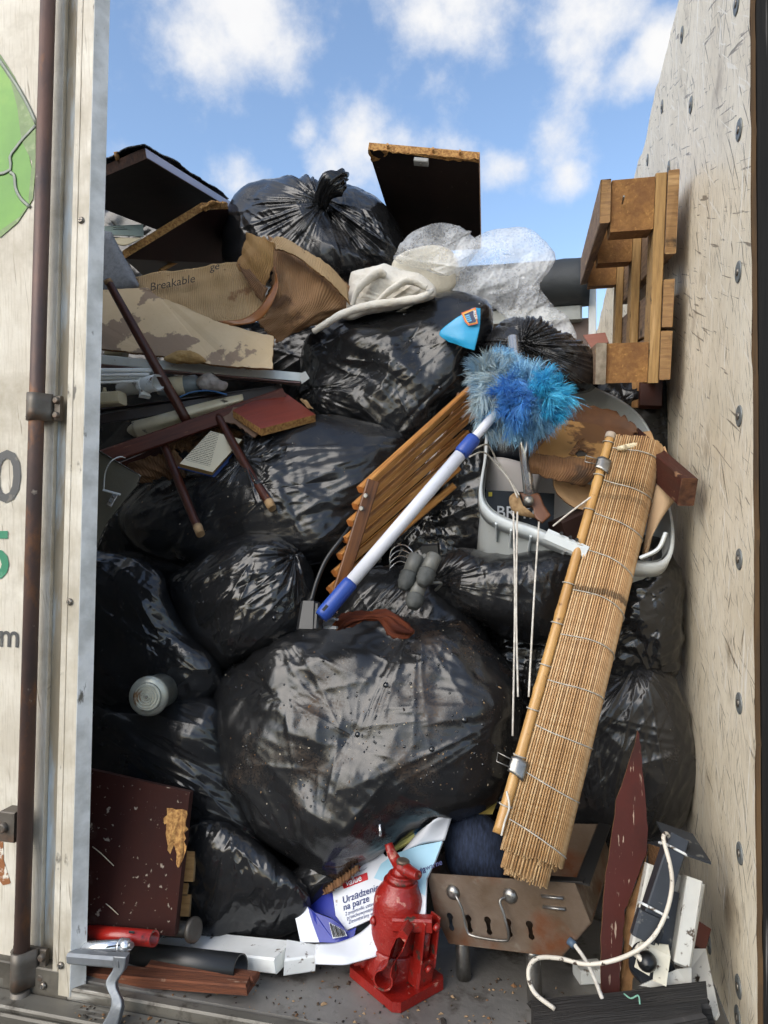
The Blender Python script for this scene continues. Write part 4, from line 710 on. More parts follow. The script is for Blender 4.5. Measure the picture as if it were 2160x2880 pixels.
# ---- duster
du = T('feather_duster', 'blue fluffy feather duster on a white pole with blue grips', 'duster', P(905, 1735, 1.16))
polew = M('white_enamel', 'd6d8e0', .3, l3=('4a453c', 70, .645, .67), col2='c6c9d2', scale=5); gripb = M('blue_grip', '2a4a9a', .38, l3=('16234a', 40, .66, .7), col2='24418c', scale=5)
def pol(t_): return P(912+(1372-912)*t_, 1725+(1188-1725)*t_, 1.165+.165*t_)
O('pole', tube([pol(.14), pol(.90)], .0122, 20), polew, du); O('pole_tip', tube([pol(.89), pol(1.05)], .0088, 18), polew, du)
O('grip', tube([pol(-.02), pol(.0), pol(.15), pol(.165)], [.0122, .0142, .0142, .0132], 20), gripb, du); O('collar', tube([pol(.83), pol(.845), pol(.91), pol(.92)], [.0128, .0150, .0144, .0125], 20), gripb, du)
hs = O('hang_slot', bar(pol(.018)+V3([-.003, -.0148, .0]), pol(.045)+V3([-.003, -.0148, .0]), .006, .003, up=(0, -1, 0), c=.0008), blackmat, du)
def fibres(name, spots, n, L, cols, seed, spread=.75):
    rr = np.random.RandomState(seed); V = []; F = []; mi = []
    for c, ax, R0 in spots:
        c = V3(c); ax = nrm(ax); per = 70; nc = n//len(spots)//per
        for _ in range(nc):
            cdir = nrm(ax*.85+rr.randn(3)*spread); cdir = nrm(cdir+V3([0, -.25, .05])); c0 = c+rr.randn(3)*.012; cb = rr.randn(3)*.16; cl = L*(.8+.4*rr.rand()); cm = rr.randint(len(cols))
            for _ in range(per):
                d = nrm(cdir+rr.randn(3)*.17); l = cl*(.72+.4*rr.rand()); w = .00042; s = nrm(np.cross(d, rr.randn(3)))
                dr = V3([0, 0, -1])*l*(.22+.2*rr.rand())+(cb+rr.randn(3)*.08)*l; o = len(V); p0 = c0+d*R0*.6*rr.rand()+rr.randn(3)*.003
                p1 = p0+d*l*.4+dr*.08; p2 = p0+d*l*.75+dr*.45; p3 = p0+d*l*.98+dr
                V += [p0-s*w, p0+s*w, p1+s*w, p1-s*w, p2+s*w*.8, p2-s*w*.8, p3]; F += [(o, o+1, o+2, o+3), (o+3, o+2, o+4, o+5), (o+5, o+4, o+6)]; m = cm if rr.rand() < .7 else rr.randint(len(cols)); mi += [m, m, m]
    return O(name, Geo(V, F, None, mi, True), cols, du, kind='stuff')
def fm(h, i): return M('fibre_%d' % i, h, .55, spec=.3)
pale = [fm('b4c6cc', 0), fm('9dbdd2', 1), fm('a9b6b8', 2)]; mid = [fm('84b6d8', 3), fm('98c6e0', 4), fm('6ea2cc', 5)]; deep = [fm('4a90d8', 6), fm('5288c8', 7), fm('62a2de', 8)]; cyan = [fm('3ab0dc', 9), fm('58c2e6', 10), fm('46a0d0', 11)]
U = lambda x, y, Y: P(x, y, Y)
fibres('plume', [(U(1375, 1065, 1.40), (-.7, -.1, .3), .03), (U(1390, 1125, 1.37), (-.5, -.5, -.3), .03), (U(1395, 1165, 1.37), (-.35, -.4, -.6), .02), (U(1400, 1045, 1.42), (-.3, -.1, .7), .02)], 11000, .033, pale, 1)
fibres('plume', [(U(1480, 1075, 1.40), (.1, -.3, .7), .03), (U(1495, 1160, 1.37), (.35, -.4, -.6), .03), (U(1440, 1175, 1.37), (-.05, -.4, -.8), .025), (U(1420, 1035, 1.44), (.2, 0, .7), .02)], 12000, .031, mid, 2)
fibres('plume', [(U(1442, 1110, 1.35), (-.1, -.8, -.1), .03), (U(1450, 1150, 1.34), (-.05, -.7, -.4), .025)], 4800, .026, deep, 3)
fibres('plume', [(U(1525, 1100, 1.37), (.5, -.5, .2), .03), (U(1535, 1130, 1.38), (.7, -.2, -.2), .02)], 7000, .030, cyan, 4)
O('core', tube([pol(1.02), U(1440, 1120, 1.40), U(1500, 1110, 1.42)], [.01, .03, .02], 14, n=12), mid[2], du)
# ---- plastic crate
crm = M('frosted_plastic', 'c6cbcb', .4, alpha=.88, col2='b8bebe', scale=5, spec=.5, l3=('6d675c', 60, .68, .74)); rimm = M('frosted_rim', 'ccd2d3', .3, alpha=.92, spec=.5)
cr = T('storage_crate', 'clear frosted plastic storage crate tipped on its side', 'crate', P(1450, 1560, 1.5))
loop = PP([(1384, 1185, 1.60), (1470, 1092, 1.66), (1590, 1072, 1.68), (1700, 1106, 1.68), (1785, 1160, 1.66), (1832, 1235, 1.62), (1868, 1380, 1.52), (1888, 1500, 1.44), (1862, 1575, 1.39), (1760, 1575, 1.36), (1640, 1540, 1.34), (1500, 1482, 1.35), (1425, 1458, 1.37), (1374, 1425, 1.39), (1357, 1375, 1.42), (1370, 1280, 1.52)])
lp = crom(loop, 96, True); cc = lp.mean(0); offv = V3([-.045, .13, -.17]); base = cc+(lp-cc)*.90+offv; lip = cc+(lp-cc)*1.03+V3([0, -.002, -.002])
V = np.concatenate([lp, cc+(lp-cc)*.95+offv*.5, base]); F = [(k*96+i, k*96+(i+1) % 96, (k+1)*96+(i+1) % 96, (k+1)*96+i) for k in (0, 1) for i in range(96)]
V2 = cc+(V-cc)*.985; F2 = [tuple(x+288 for x in f[::-1]) for f in F]
g = Geo(np.concatenate([V, V2]), F+F2+[tuple(192+i for i in range(96))], None, None, True); O('crate_wall', g, crm, cr)
V = np.concatenate([lp, lip, lip+offv*.12, lp+offv*.115]); F = [(k*96+i, k*96+(i+1) % 96, ((k+1) % 4)*96+(i+1) % 96, ((k+1) % 4)*96+i) for k in range(4) for i in range(96)]
O('rim', Geo(V, F, None, None, True), rimm, cr)
for j in (4, 8, 12, 16, 20, 62, 66, 70, 74):
    i = j % 96; O('rib', bar(lip[i]+offv*.06, lip[i]+offv*.30-(lip[i]-cc)*.06, .004, .010, c=.001), rimm, cr)
hp = P(1600, 1545, 1.325)
O('handle_latch', bar(P(1535, 1505, 1.328), P(1650, 1556, 1.318), .012, .026, c=.006), rimm, cr)
for q in ((1575, 1502), (1600, 1513), (1618, 1520)): a = P(q[0]+4, q[1]-2, 1.318); O('vent_shade_disc', lathe(a, a+V3([0, -.003, 0]), [(0, .0035), (1, .0035)], 10), blackmat, cr)  # black discs painted as the dark of open vents
O('handle_latch', tube(PP([(1800, 1570, 1.33), (1850, 1545, 1.325), (1872, 1500, 1.33)]), .010, 10, n=14, flat=.4), rimm, cr)
# ---- things in the crate
t = T('appliance_box', 'black printed cardboard box inside the crate', 'box', P(1470, 1500, 1.5))
A, B_, C_, D_ = PP([(1368, 1378, 1.47), (1560, 1388, 1.50), (1556, 1500, 1.48), (1366, 1490, 1.45)]); O('box_body', plate([A, B_, C_, D_], .08), M('black_card', '11181c', .45), t)
ux = nrm(B_-A); uy = nrm(A-D_); O('lettering', textg('BRITA', P(1395, 1454, 1.447), ux, uy, .034, .002, thick=.01), M('silver_print', 'b8bcc0', .4), t)
O('label_patch', plate(PP([(1374, 1384, 1.466), (1384, 1384, 1.466), (1384, 1396, 1.466), (1374, 1396, 1.466)]), .001), M('yellow_print', 'c8b428', .5), t)
O('plastic_casing', blob([(1372, 1300), (1400, 1285), (1460, 1296), (1530, 1318), (1525, 1350), (1500, 1400), (1430, 1420), (1370, 1400)], 1.57, .02, seg=90, rings=24, crump=0, lump=.002, sq=5), M('pale_grey_plastic', 'b9b4b2', .4, l3=('4d4840', 60, .7, .73)), label='pale grey curved plastic casing inside the crate behind the chrome pole', cat='casing')
O('black_tub', blob([(1375, 1200), (1440, 1170), (1560, 1200), (1545, 1300), (1450, 1300), (1380, 1290)], 1.62, .03, seg=90, rings=24, crump=0, lump=.002, sq=4), M('navy_black_plastic', '10141c', .4), label='black plastic tub at the back of the crate under the duster', cat='tub')
t = T('cardboard_tray', 'brown water-stained cardboard tray with a torn opening painted dark in the crate', 'tray', P(1610, 1320, 1.45))
f0, f1, b0, b1 = P(1493, 1278, 1.42), P(1700, 1302, 1.43), P(1584, 1168, 1.56), P(1790, 1222, 1.56)
O('tray_base', plate([f0+V3([0, .002, 0]), f1, b1, b0], .004), [M('tray_card', '96703f', .85, col2='a97f4a', scale=5, l3=('5b3d20', 8, .52, .56), coord='UV'), cardedge], t)
O('tray_front', sheet([[f0+V3([0, -.004, .002]), (f0+f1)/2+V3([0, -.006, .004]), f1+V3([0, -.004, .002])], [P(1489, 1305, 1.40), P(1590, 1322, 1.395), P(1690, 1330, 1.40)], [P(1490, 1332, 1.41), P(1570, 1352, 1.40), P(1645, 1372, 1.41)]], 30, 12, .004, lambda u, v: .003*tri(u*9+v*5)+.002*tri(u*23-v*12), .003), [cardw, cardedge], t)
O('tray_side', sheet([[P(1572, 1170, 1.54), P(1540, 1215, 1.48), P(1494, 1272, 1.405)], [b0+V3([.004, 0, .0]), (b0+f0)/2+V3([.006, 0, 0]), f0+V3([.004, 0, 0])]], 20, 6, .004, None, .003), [cardw, cardedge], t)
O('tray_back', sheet(SG([[(1596, 1146, 1.55), (1650, 1140, 1.56), (1735, 1160, 1.57), (1796, 1206, 1.55)], [(1590, 1160, 1.555), (1650, 1172, 1.56), (1735, 1200, 1.56), (1785, 1222, 1.55)], [(1582, 1180, 1.55), (1650, 1196, 1.55), (1730, 1222, 1.54), (1770, 1240, 1.53)]]), 40, 16, .004, lambda u, v: .003*np.sin(u*50+v*30), .006, 5), [M('soaked_card', '4a2f1a', .75, col2='6b4526', scale=7), cardedge], t)
O('hole', plate(rag(PP([(1618, 1272, 1.452), (1648, 1262, 1.462), (1652, 1280, 1.447), (1624, 1284, 1.438)]), .001, .008, 2), .001), M('hole_shade_paint', '3a352f', .9), t)  # dark plate painted as the shade inside the torn opening
for p3 in ([(1600, 1276, 1.44), (1625, 1240, 1.45), (1644, 1232, 1.47), (1612, 1280, 1.435)], [(1606, 1270, 1.44), (1622, 1246, 1.452), (1632, 1258, 1.45), (1616, 1280, 1.436)], [(1632, 1262, 1.452), (1652, 1264, 1.455), (1650, 1272, 1.45)]):
    O('torn_flap', plate(rag(PP(p3), .0015, .006, len(p3)), .003), cardw, t)
O('card_flap', plate(PP([(1556, 1345, 1.46), (1690, 1368, 1.47), (1700, 1440, 1.47), (1650, 1436, 1.455), (1620, 1430, 1.45), (1590, 1412, 1.445), (1567, 1388, 1.45), (1557, 1365, 1.455)]), .004), [cardp, cardedge], label='light cardboard flap with rounded corner under the stained tray', cat='cardboard')
O('brown_tray', bar(P(1570, 1500, 1.44), P(1700, 1440, 1.50), .05, .05, c=.004), M('brown_board', '2b1812', .6), label='dark brown wooden block in the crate behind the bamboo rod', cat='block')
t = T('chrome_pole', 'shiny chrome pole standing behind the duster with a leather strap', 'pole', P(1490, 1420, 1.42))
O('tube', tube(PP([(1441, 948, 1.50), (1466, 1180, 1.46), (1492, 1425, 1.415)]), .0112, 20, inner=.85), [chrome, steel], t)
O('pivot_bracket', sheet(SG([[(1462, 1384, 1.405), (1488, 1392, 1.40), (1515, 1388, 1.405), (1530, 1420, 1.40), (1550, 1450, 1.395)], [(1470, 1410, 1.40), (1490, 1424, 1.395), (1500, 1430, 1.395), (1505, 1455, 1.39), (1525, 1470, 1.385)]]), 24, 8, .004), M('brown_leather', '6b432a', .5, col2='53321e', scale=14, l3=('8d7a68', 40, .66, .72)), t)
a = P(1487, 1408, 1.39); O('pivot_bolt', lathe(a, a+V3([0, -.006, 0]), [(0, .0105), (.5, .010), (.6, .006), (1, .004)], 16), steel, t)
O('wood_chip', blob([(1428, 1400), (1440, 1386), (1456, 1384), (1462, 1410), (1485, 1440), (1515, 1458), (1490, 1460), (1450, 1450), (1432, 1430)], 1.40, .014, seg=80, rings=24, crump=.003, cfreq=60, lump=.003), endwood, label='splintered wood chip tied with string on the crate rim', cat='wood')
# ================================================================== bamboo blind
bl = T('bamboo_blind', 'rolled bamboo slat blind leaning from tray to wall', 'blind', P(1495, 2420, 1.10))
bam = [M('bamboo_slat_%d' % i, c, .55, col2=c2, scale=7, stretch=(1.2, 30, 30), l3=('33281c', 46, .60, .66, (.5, 1, .25)), l4=('5a4630', 7, .60, .74)) for i, (c, c2) in enumerate((('c09a6e', 'a98256'), ('d0b085', 'b99468'), ('a9855c', '8f6c48')))]
bamr = M('bamboo_rod', 'be9458', .4, col2='a57a44', scale=8, stretch=(.6, 1, 1), coord='UV', l3=('6d4a24', 60, .64, .7), coat=.2)
TOPA, BOTA = P(1792, 1258, 1.46), P(1490, 2415, 1.115); ax = nrm(BOTA-TOPA); LB = np.linalg.norm(BOTA-TOPA)
n_ = nrm(CAM-(TOPA+BOTA)/2); n_ = nrm(n_-ax*(n_@ax)); s_ = np.cross(ax, n_); s_ = s_ if s_@CR > 0 else -s_     # n_ to the viewer, s_ to the right
def prof(k):      # spiral cross-section of the roll, ends in a tangent towards the rod on the left
    turns = 2.6; return None
pts2 = []
NS = 118
for k in range(NS):
    a = k/NS*2*math.pi*2.75; r = .026+.0068*a/(2*math.pi)
    pts2.append((r*math.cos(a+1.2)*1.08, r*math.sin(a+1.2)*.92))
r0 = pts2[-1]; # walk the free end over the front to the rod
last = np.array(r0)
ang = math.atan2(last[1], last[0])
# continue the outer turn until the front left, then go off along the tangent
k = 0
while True:
    ang += .085; r = .0452
    q = (r*math.cos(ang)*1.08, r*math.sin(ang)*.92); pts2.append(q); k += 1
    if (ang % (2*math.pi)) > 1.55 and (ang % (2*math.pi)) < 1.65 or k > 90: break
for j in range(1, 11): pts2.append((q[0]-.0036*j*1.15, q[1]-.0009*j))
# one stick mesh, shared
stk = {}
mbase = tube([V3([0, 0, 0]), V3([0, 0, LB])], .00155, 6)
rotm = Matrix((( s_[0], n_[0], ax[0]), (s_[1], n_[1], ax[1]), (s_[2], n_[2], ax[2]))).to_quaternion()
proto = []
for i in range(3):
    o = O('slat', mbase, bam[i], bl, origin=V3([0, 0, 0])); proto.append(o.data); bpy.data.objects.remove(o)
for k, (x, y) in enumerate(pts2):
    o = bpy.data.objects.new('slat', proto[random.choice((0, 0, 1, 1, 2))]); COL.objects.link(o); o.parent = bl
    inner_ = max(0, 1-k/95)            # the inner turns have slipped down a little
    w = TOPA+s_*x+n_*y+ax*(random.uniform(-.0018, .0018)+(.030 if k < 62 else 0)+.004*math.sin(k*.09)); o.location = Vector(w)-bl.location; o.rotation_mode = 'QUATERNION'; o.rotation_quaternion = rotm
rx, ry = pts2[-1][0]-.012, pts2[-1][1]-.004
ra, rb = TOPA+s_*rx+n_*ry+ax*.004, BOTA+s_*rx+n_*ry-ax*.015
rod = O('bamboo_rod', tube([ra+(rb-ra)*f for f in np.linspace(0, 1, 60)], [.0085]+[.0088+(.0012 if i in (9, 20, 30, 41, 50) else 0) for i in range(1, 59)]+[.0095], 16), [bamr, endwood], bl)
twine = M('grey_twine', 'b8b2a6', .8, col2='8f897e', scale=150, bump=.0005, bscale=700)
outer = pts2[-74:]
for j in range(10):
    f = .035+j*.102; pth = [TOPA+s_*x*1.0+n_*y*1.0+nrm(s_*x+n_*(y+.01))*.0024+ax*(LB*f+.006*math.sin(i*.11+j)+.012*math.sin(i/len(outer)*3.0)) for i, (x, y) in enumerate(outer)]
    O('twine', tube(pth, .0011, 6), twine, bl)
    c = ra+(rb-ra)*(f-.01); ring = [c+(s_*math.cos(a)+n_*math.sin(a))*.0108+ax*.003*math.sin(a) for a in np.linspace(0, 2*math.pi, 14, endpoint=False)]
    O('twine_loop', tube(ring, .0012, 6, closed=True), twine, bl)
O('rod_cap', tube([ra-ax*.003, ra+ax*.010], .0102, 14), M('chalky_cap', 'b3a595', .8), bl)
for f in (.10, .865):
    c = ra+(rb-ra)*f; cl = O('clip', sheet([[c+n_*.013-s_*.012+ax*k for k in (-.012, .012)], [c+n_*.016+ax*k for k in (-.014, .014)], [c+n_*.012+s_*.016+ax*k for k in (-.010, .020)]], 6, 8, .0016), steel, bl)
    O('clip_wire', tube([c-s_*.010+n_*.015-ax*.006, c-s_*.034+n_*.012-ax*.010, c-s_*.032+n_*.012+ax*.004, c-s_*.010+n_*.015+ax*.006], .0011, 6), steel, cl)
O('pulley', bar(P(1745, 1262, 1.41), P(1790, 1252, 1.42), .014, .012, c=.004), creampl, bl); O('pulley_peg', tube(PP([(1738, 1262, 1.41), (1760, 1258, 1.40)]), .005, 10), creampl, bl)
for p3 in ([(1444, 1438, 1.33), (1448, 1700, 1.27), (1442, 2070, 1.19)], [(1455, 1440, 1.33), (1452, 1700, 1.27), (1457, 1960, 1.21)], [(1516, 1468, 1.325), (1502, 1680, 1.26), (1487, 1960, 1.19)], [(1555, 1480, 1.325), (1605, 1440, 1.33), (1662, 1398, 1.335)],
           [(1335, 1262, 1.36), (1372, 1252, 1.40), (1400, 1300, 1.42), (1430, 1345, 1.41), (1460, 1392, 1.385)], [(1320, 1285, 1.36), (1360, 1272, 1.39), (1395, 1305, 1.41), (1432, 1350, 1.40), (1456, 1400, 1.38)], [(1425, 2225, 1.11), (1432, 2270, 1.10), (1420, 2310, 1.095), (1410, 2350, 1.09)]):
    O('cord', tube(PP(p3), .0017, 8, n=30), cordm, bl)
# ================================================================== right side bits
O('brown_timber', bar(P(1934, 1384, 1.30), P(1775, 1236, 1.62), .028, .052, c=.002, jag=.004), [M('brown_stained_timber', '432018', .6, spec=.3, col2='3a2019', scale=9, stretch=(1, 8, 1), coord='UV', bump=.001, bscale=30, l3=('8a6a50', 40, .66, .7)), M('rough_brown_end', '5d3c28', .9, col2='3d2418', scale=60, bump=.002, bscale=120)], label='brown timber offcut sticking out past the blind top toward the wall', cat='timber')
O('beige_card', sheet(SG([[(1850, 1345, 1.42), (1880, 1360, 1.41), (1908, 1385, 1.42)], [(1840, 1400, 1.41), (1870, 1420, 1.39), (1890, 1410, 1.40)], [(1820, 1480, 1.40), (1845, 1480, 1.385), (1865, 1440, 1.40)], [(1800, 1570, 1.39), (1815, 1560, 1.38), (1835, 1520, 1.39)]]), 24, 34, .003, lambda u, v: .004*np.sin(v*30), .002), [M('beige_card', 'a98f70', .85, col2='967d60', scale=6), cardedge], label='beige folded card between the blind and the wall', cat='cardboard')
O('beige_card', plate(PP([(1795, 1215, 1.60), (1830, 1212, 1.60), (1850, 1262, 1.58), (1890, 1310, 1.52), (1870, 1255, 1.55), (1862, 1258, 1.55), (1893, 1320, 1.5), (1850, 1330, 1.55)]), .003), [cardp, cardedge], label='two pale card corners above the brown timber offcut', cat='cardboard')
O('timber_offcut', bar(P(1828, 1145, 1.70), P(1832, 1040, 1.72), .05, .02, up=(0, -1, 0)), M('red_brown_wood', '4a241a', .5, col2='381a13', scale=10), label='red-brown wood post end under the pallet, by the wall', cat='timber')
O('timber_offcut', bar(P(1790, 1150, 1.72), P(1793, 1040, 1.74), .025, .02, up=(0, -1, 0)), palewood, label='pale wood post end left of the red-brown post under the pallet', cat='timber')
O('pink_card', plate(PP([(1640, 942, 2.1), (1702, 935, 2.1), (1712, 962, 2.0), (1668, 985, 1.95)]), .004), M('pink_card', 'a8705c', .7, col2='97604e', scale=8), label='pink card lying behind the pallet foot', cat='cardboard')
# ---- pallet on edge
pa = T('pallet', 'wooden pallet standing on edge against the scratched wall', 'pallet', P(1780, 1060, 1.5))
pw = [M('pallet_wood_%d' % i, c, .75, col2=c2, scale=9, stretch=(1.4, 14, 1), coord='UV', bump=.0010, bscale=30, bstretch=(1.4, 16, 1), l3=('33261a', 15, .60, .70), l4=('c2a070', 6, .58, .75, (1, 8, 1))) for i, (c, c2) in enumerate((('97754a', '785838'), ('a58352', '886a40'), ('8c735c', '6d5846')))]
blk = M('pressed_block', '9c7342', .9, col2='80592f', scale=110, lo=.35, hi=.65, bump=.002, bscale=170, l3=('b98d52', 160, .58, .68), l4=('6d4a2c', 6, .5, .68))
# local frame: x across the thickness (toward the wall), y along, z up
o0 = P(1690, 505, 1.42); yv = nrm(P(1634, 724, 2.28)-o0); zv = nrm(V3([0.012, 0., 1.])); zv = nrm(zv-yv*(zv@yv)); xv = np.cross(yv, zv)
HP = .402; LP = .90; t1, tb, t2, t3 = .020, .083, .022, .022
def pb(nm, x0, x1, y0, y1, z0, z1, mat, along='y', **k):
    c = lambda x, y, z: o0+xv*x+yv*y-zv*z
    if along == 'y': g = bar(c((x0+x1)/2, y0, (z0+z1)/2), c((x0+x1)/2, y1, (z0+z1)/2), x1-x0, abs(z1-z0), up=zv, c=.0015, **k)
    else: g = bar(c((x0+x1)/2, (y0+y1)/2, z0), c((x0+x1)/2, (y0+y1)/2, z1), x1-x0, y1-y0, up=yv, c=.0015, **k)
    return O(nm, g, mat, pa)
pb('deck_board', 0, t1, 0, LP, .000, .082, [pw[2], pw[0]], jag=.006, seed=1); pb('deck_board', 0, t1, 0, LP, HP-.085, HP, [pw[2], M('grey_end', '8d8272', .8, col2='6f6455', scale=50)], jag=.006, seed=2)
YS = ((0.005, .09), (.38, .46), (.80, .88))
for y0, y1 in YS:
    for z0, z1 in ((.002, .100), (HP-.083, HP-.002)): pb('block', t1+.001, t1+tb, y0, y1, z0, z1, blk)
    pb('stringer_board', t1+tb+.001, t1+tb+t2, y0, y1, -.004, HP, [pw[1], pw[0]], 'z')
for i, (z0, z1) in enumerate(((-.006, .150), (.198, .292), (.298, HP-.006))): pb('deck_board', t1+tb+t2+.001, t1+tb+t2+t3, .0, LP, z0, z1, [pw[2], pw[0]], jag=.005, seed=5+i)
for q in ((1755, 552), ): a = P(*q, 1.40); O('nail', lathe(a+V3([0, .03, 0]), a, [(0, .002), (1, .002)], 8), steel, pa)
# ================================================================== soft white things at the top
def terry(name, c, c2): return M(name, c, .95, col2=c2, scale=9, bump=.002, bscale=220, spec=.15)
tw = terry('white_towelling', 'e2ddd2', 'd0c8b8')
to = O('towel', blob([(985, 905), (955, 890), (978, 830), (985, 775), (1000, 762), (1050, 756), (1100, 770), (1150, 772), (1190, 790), (1218, 815), (1205, 842), (1120, 862), (1040, 885)], 1.62, .05, seg=200, rings=60, crump=0, lump=.016, stretch=[(35, .012, 14), (-20, .006, 22)], seed=41), tw, label='rumpled white towel draped on the big bag', cat='towel')
O('hem', tube(PP([(882, 932, 1.55), (915, 912, 1.54), (960, 885, 1.53), (1030, 862, 1.535), (1110, 850, 1.54), (1180, 838, 1.55), (1215, 818, 1.58)]), [.007, .008, .009, .010, .010, .009, .006], 12, n=50, rough=.25), tw, to)
O('fold', tube(PP([(990, 860, 1.55), (1010, 810, 1.54), (1060, 770, 1.55), (1085, 775, 1.56)]), [.006, .010, .012, .008], 12, n=40, rough=.2, flat=.7), tw, to)
O('fold', tube(PP([(1060, 850, 1.55), (1100, 815, 1.54), (1150, 790, 1.55), (1200, 810, 1.56)]), [.006, .010, .011, .008], 12, n=40, rough=.2, flat=.7), tw, to)
O('fleece', blob([(1125, 720), (1190, 700), (1255, 705), (1290, 750), (1270, 810), (1200, 830), (1130, 810), (1110, 760)], 1.76, .03, seg=140, rings=50, crump=0, lump=.014, seed=42, stretch=[(15, .012, 12)]), terry('cream_fleece', 'd6d0c0', 'c8c0ae'), label='cream fleece bundle under the bubble wrap', cat='fleece')
def bub(t, b, tcn, L):
    v = t.nodes.new('ShaderNodeTexVoronoi'); v.inputs['Scale'].default_value = 125; L(tcn.outputs['Object'], v.inputs['Vector'])
    bn = t.nodes.new('ShaderNodeBump'); bn.inputs['Distance'].default_value = .0012; bn.invert = True; L(v.outputs['Distance'], bn.inputs['Height']); L(bn.outputs[0], b.inputs['Normal'])
    n = t.nodes.new('ShaderNodeTexNoise'); n.inputs['Scale'].default_value = 12; n.inputs['Detail'].default_value = 5; L(tcn.outputs['Object'], n.inputs['Vector'])
    r = t.nodes.new('ShaderNodeMapRange'); r.inputs[1].default_value = .35; r.inputs[2].default_value = .62; r.inputs[3].default_value = .12; r.inputs[4].default_value = .42; L(n.outputs['Fac'], r.inputs[0]); mm = t.nodes.new('ShaderNodeMapRange'); mm.inputs[1].default_value = .15; mm.inputs[2].default_value = .6; mm.inputs[3].default_value = -.07; mm.inputs[4].default_value = .07; L(v.outputs['Distance'], mm.inputs[0]); ad = t.nodes.new('ShaderNodeMath'); ad.operation = 'ADD'; ad.use_clamp = True; L(r.outputs[0], ad.inputs[0]); L(mm.outputs[0], ad.inputs[1]); L(ad.outputs[0], b.inputs['Alpha'])
bubm = M('bubble_film', 'e2e5e8', .3, extra=bub, spec=.6)
O('bubble_wrap', blob([(1245, 830), (1252, 760), (1290, 700), (1350, 662), (1420, 642), (1490, 650), (1538, 690), (1552, 750), (1535, 815), (1560, 860), (1602, 895), (1620, 955), (1540, 965), (1460, 920), (1400, 880), (1320, 860)], 1.76, .035, .03, seg=260, rings=90, crump=.007, cfreq=7, lump=.026, seed=43, stretch=[(60, .005, 10)], ncrease=60, fine_=.0003, crease=.006), bubm, label='crumpled bubble wrap billowing against the sky right of the dark panel', cat='bubble wrap')
O('bubble_wrap', blob([(1130, 730), (1145, 670), (1190, 640), (1250, 632), (1305, 655), (1335, 690), (1310, 740), (1260, 770), (1200, 760)], 1.72, .03, .03, seg=180, rings=50, crump=.008, cfreq=9, lump=.016, seed=44, ncrease=40, fine_=.0003, crease=.006), bubm, label='smaller fold of bubble wrap at the foot of the dark panel', cat='bubble wrap')
# ---- blue carrier bag with its badge
cb = T('carrier_bag', 'bright blue carrier bag corner poking out of the big bag', 'bag', P(1300, 985, 1.55))
blu = M('cyan_plastic', '2fa3d3', .3, col2='2a98c8', scale=5, bump=.002, bscale=18)
YB = 1.545
O('bag_film', sheet(SG([[(1320, 872, YB), (1335, 866, YB), (1352, 866, YB+.005)], [(1270, 905, YB), (1310, 912, YB-.006), (1350, 915, YB)], [(1236, 938, YB+.006), (1290, 950, YB-.006), (1342, 955, YB)], [(1262, 962, YB+.006), (1298, 975, YB), (1334, 986, YB+.004)]]), 24, 30, .002, lambda u, v: .002*np.sin(u*60+v*30)), blu, cb)
def badge(name, pts, col, o): O(name, plate([P(x, y, YB-.010-o) for x, y in pts], .0006), M(name+'_ink', col, .4), cb)
badge('badge_border', [(1297, 880), (1338, 864), (1344, 910), (1318, 916), (1308, 906)], 'd9622a', 0); badge('badge_band', [(1301, 882), (1336, 868), (1341, 908), (1319, 912), (1311, 903)], 'e8b43a', .0007)
badge('badge_field', [(1305, 884), (1335, 871), (1339, 906), (1320, 910), (1313, 901)], '1c2a52', .0014)
for i in range(4): badge('badge_stripe', [(1308+i*2, 888+i*5), (1320+i*2, 884+i*5.2), (1321+i*2, 887+i*5.2), (1309+i*2, 891+i*5)], '5fb3e0', .0021)
a = P(1330, 874, YB-.0125); ux = nrm(P(1337, 902, YB-.0125)-a); O('lettering', textg('ALDI', a, ux, nrm(np.cross(V3([0, -1., 0]), ux)), .0095, .0012, thick=.02), M('badge_white', 'e8e8e8', .4), cb)
# ================================================================== middle: tin, plug, bark, lamp fitting
tn = T('metal_tin', 'upturned aerosol tin base poking out of a torn bag', 'tin', P(425, 1990, 1.2))
c0 = P(414, 1960, 1.165); d_ = nrm(nrm(ray(416, 1958))+V3([.34, 0, .16])); R_ = .0325
O('can_body', lathe(c0, c0+d_*.11, [(0, R_*.80), (.02, R_*.98), (.05, R_*1.12), (.10, R_*1.15), (.14, R_*1.02), (1, R_*1.02)], 36), M('tinplate', 'b0b2a6', .35, .45, col2='83837a', scale=12, l3=('7a5a3a', 18, .64, .7)), tn)
O('can_base', lathe(c0-d_*.0005, c0-d_*.004, [(0, R_*.82), (.9, R_*.78), (1, R_*.72)], 36), bpy.data.materials['tinplate'], tn)
for k in (.62, .45, .3, .17): ring = [c0-d_*.0045+(frame(d_)[1]*math.cos(a)+frame(d_)[2]*math.sin(a))*R_*k for a in np.linspace(0, 6.283, 30, endpoint=False)]; O('pressed_ring', tube(ring, .0010, 6, closed=True), bpy.data.materials['tinplate'], tn)
O('nipple', lathe(c0-d_*.004, c0-d_*.009, [(0, .003), (1, .0016)], 12), steel, tn)
pg_ = T('mains_plug', 'black three-pin mains plug and cable lying on the bags', 'plug', P(880, 1770, 1.2))
plm = M('plug_black', '1d1e20', .4, col2='17181a', scale=20); O('plug_body', bar(P(874, 1694, 1.20), P(866, 1772, 1.185), .034, .026, up=(0, -1, 0), c=.007, w2=.040), plm, pg_); O('plug_face', bar(P(898, 1700, 1.185), P(893, 1770, 1.175), .010, .030, up=(0, -1, 0), c=.003), plm, pg_)
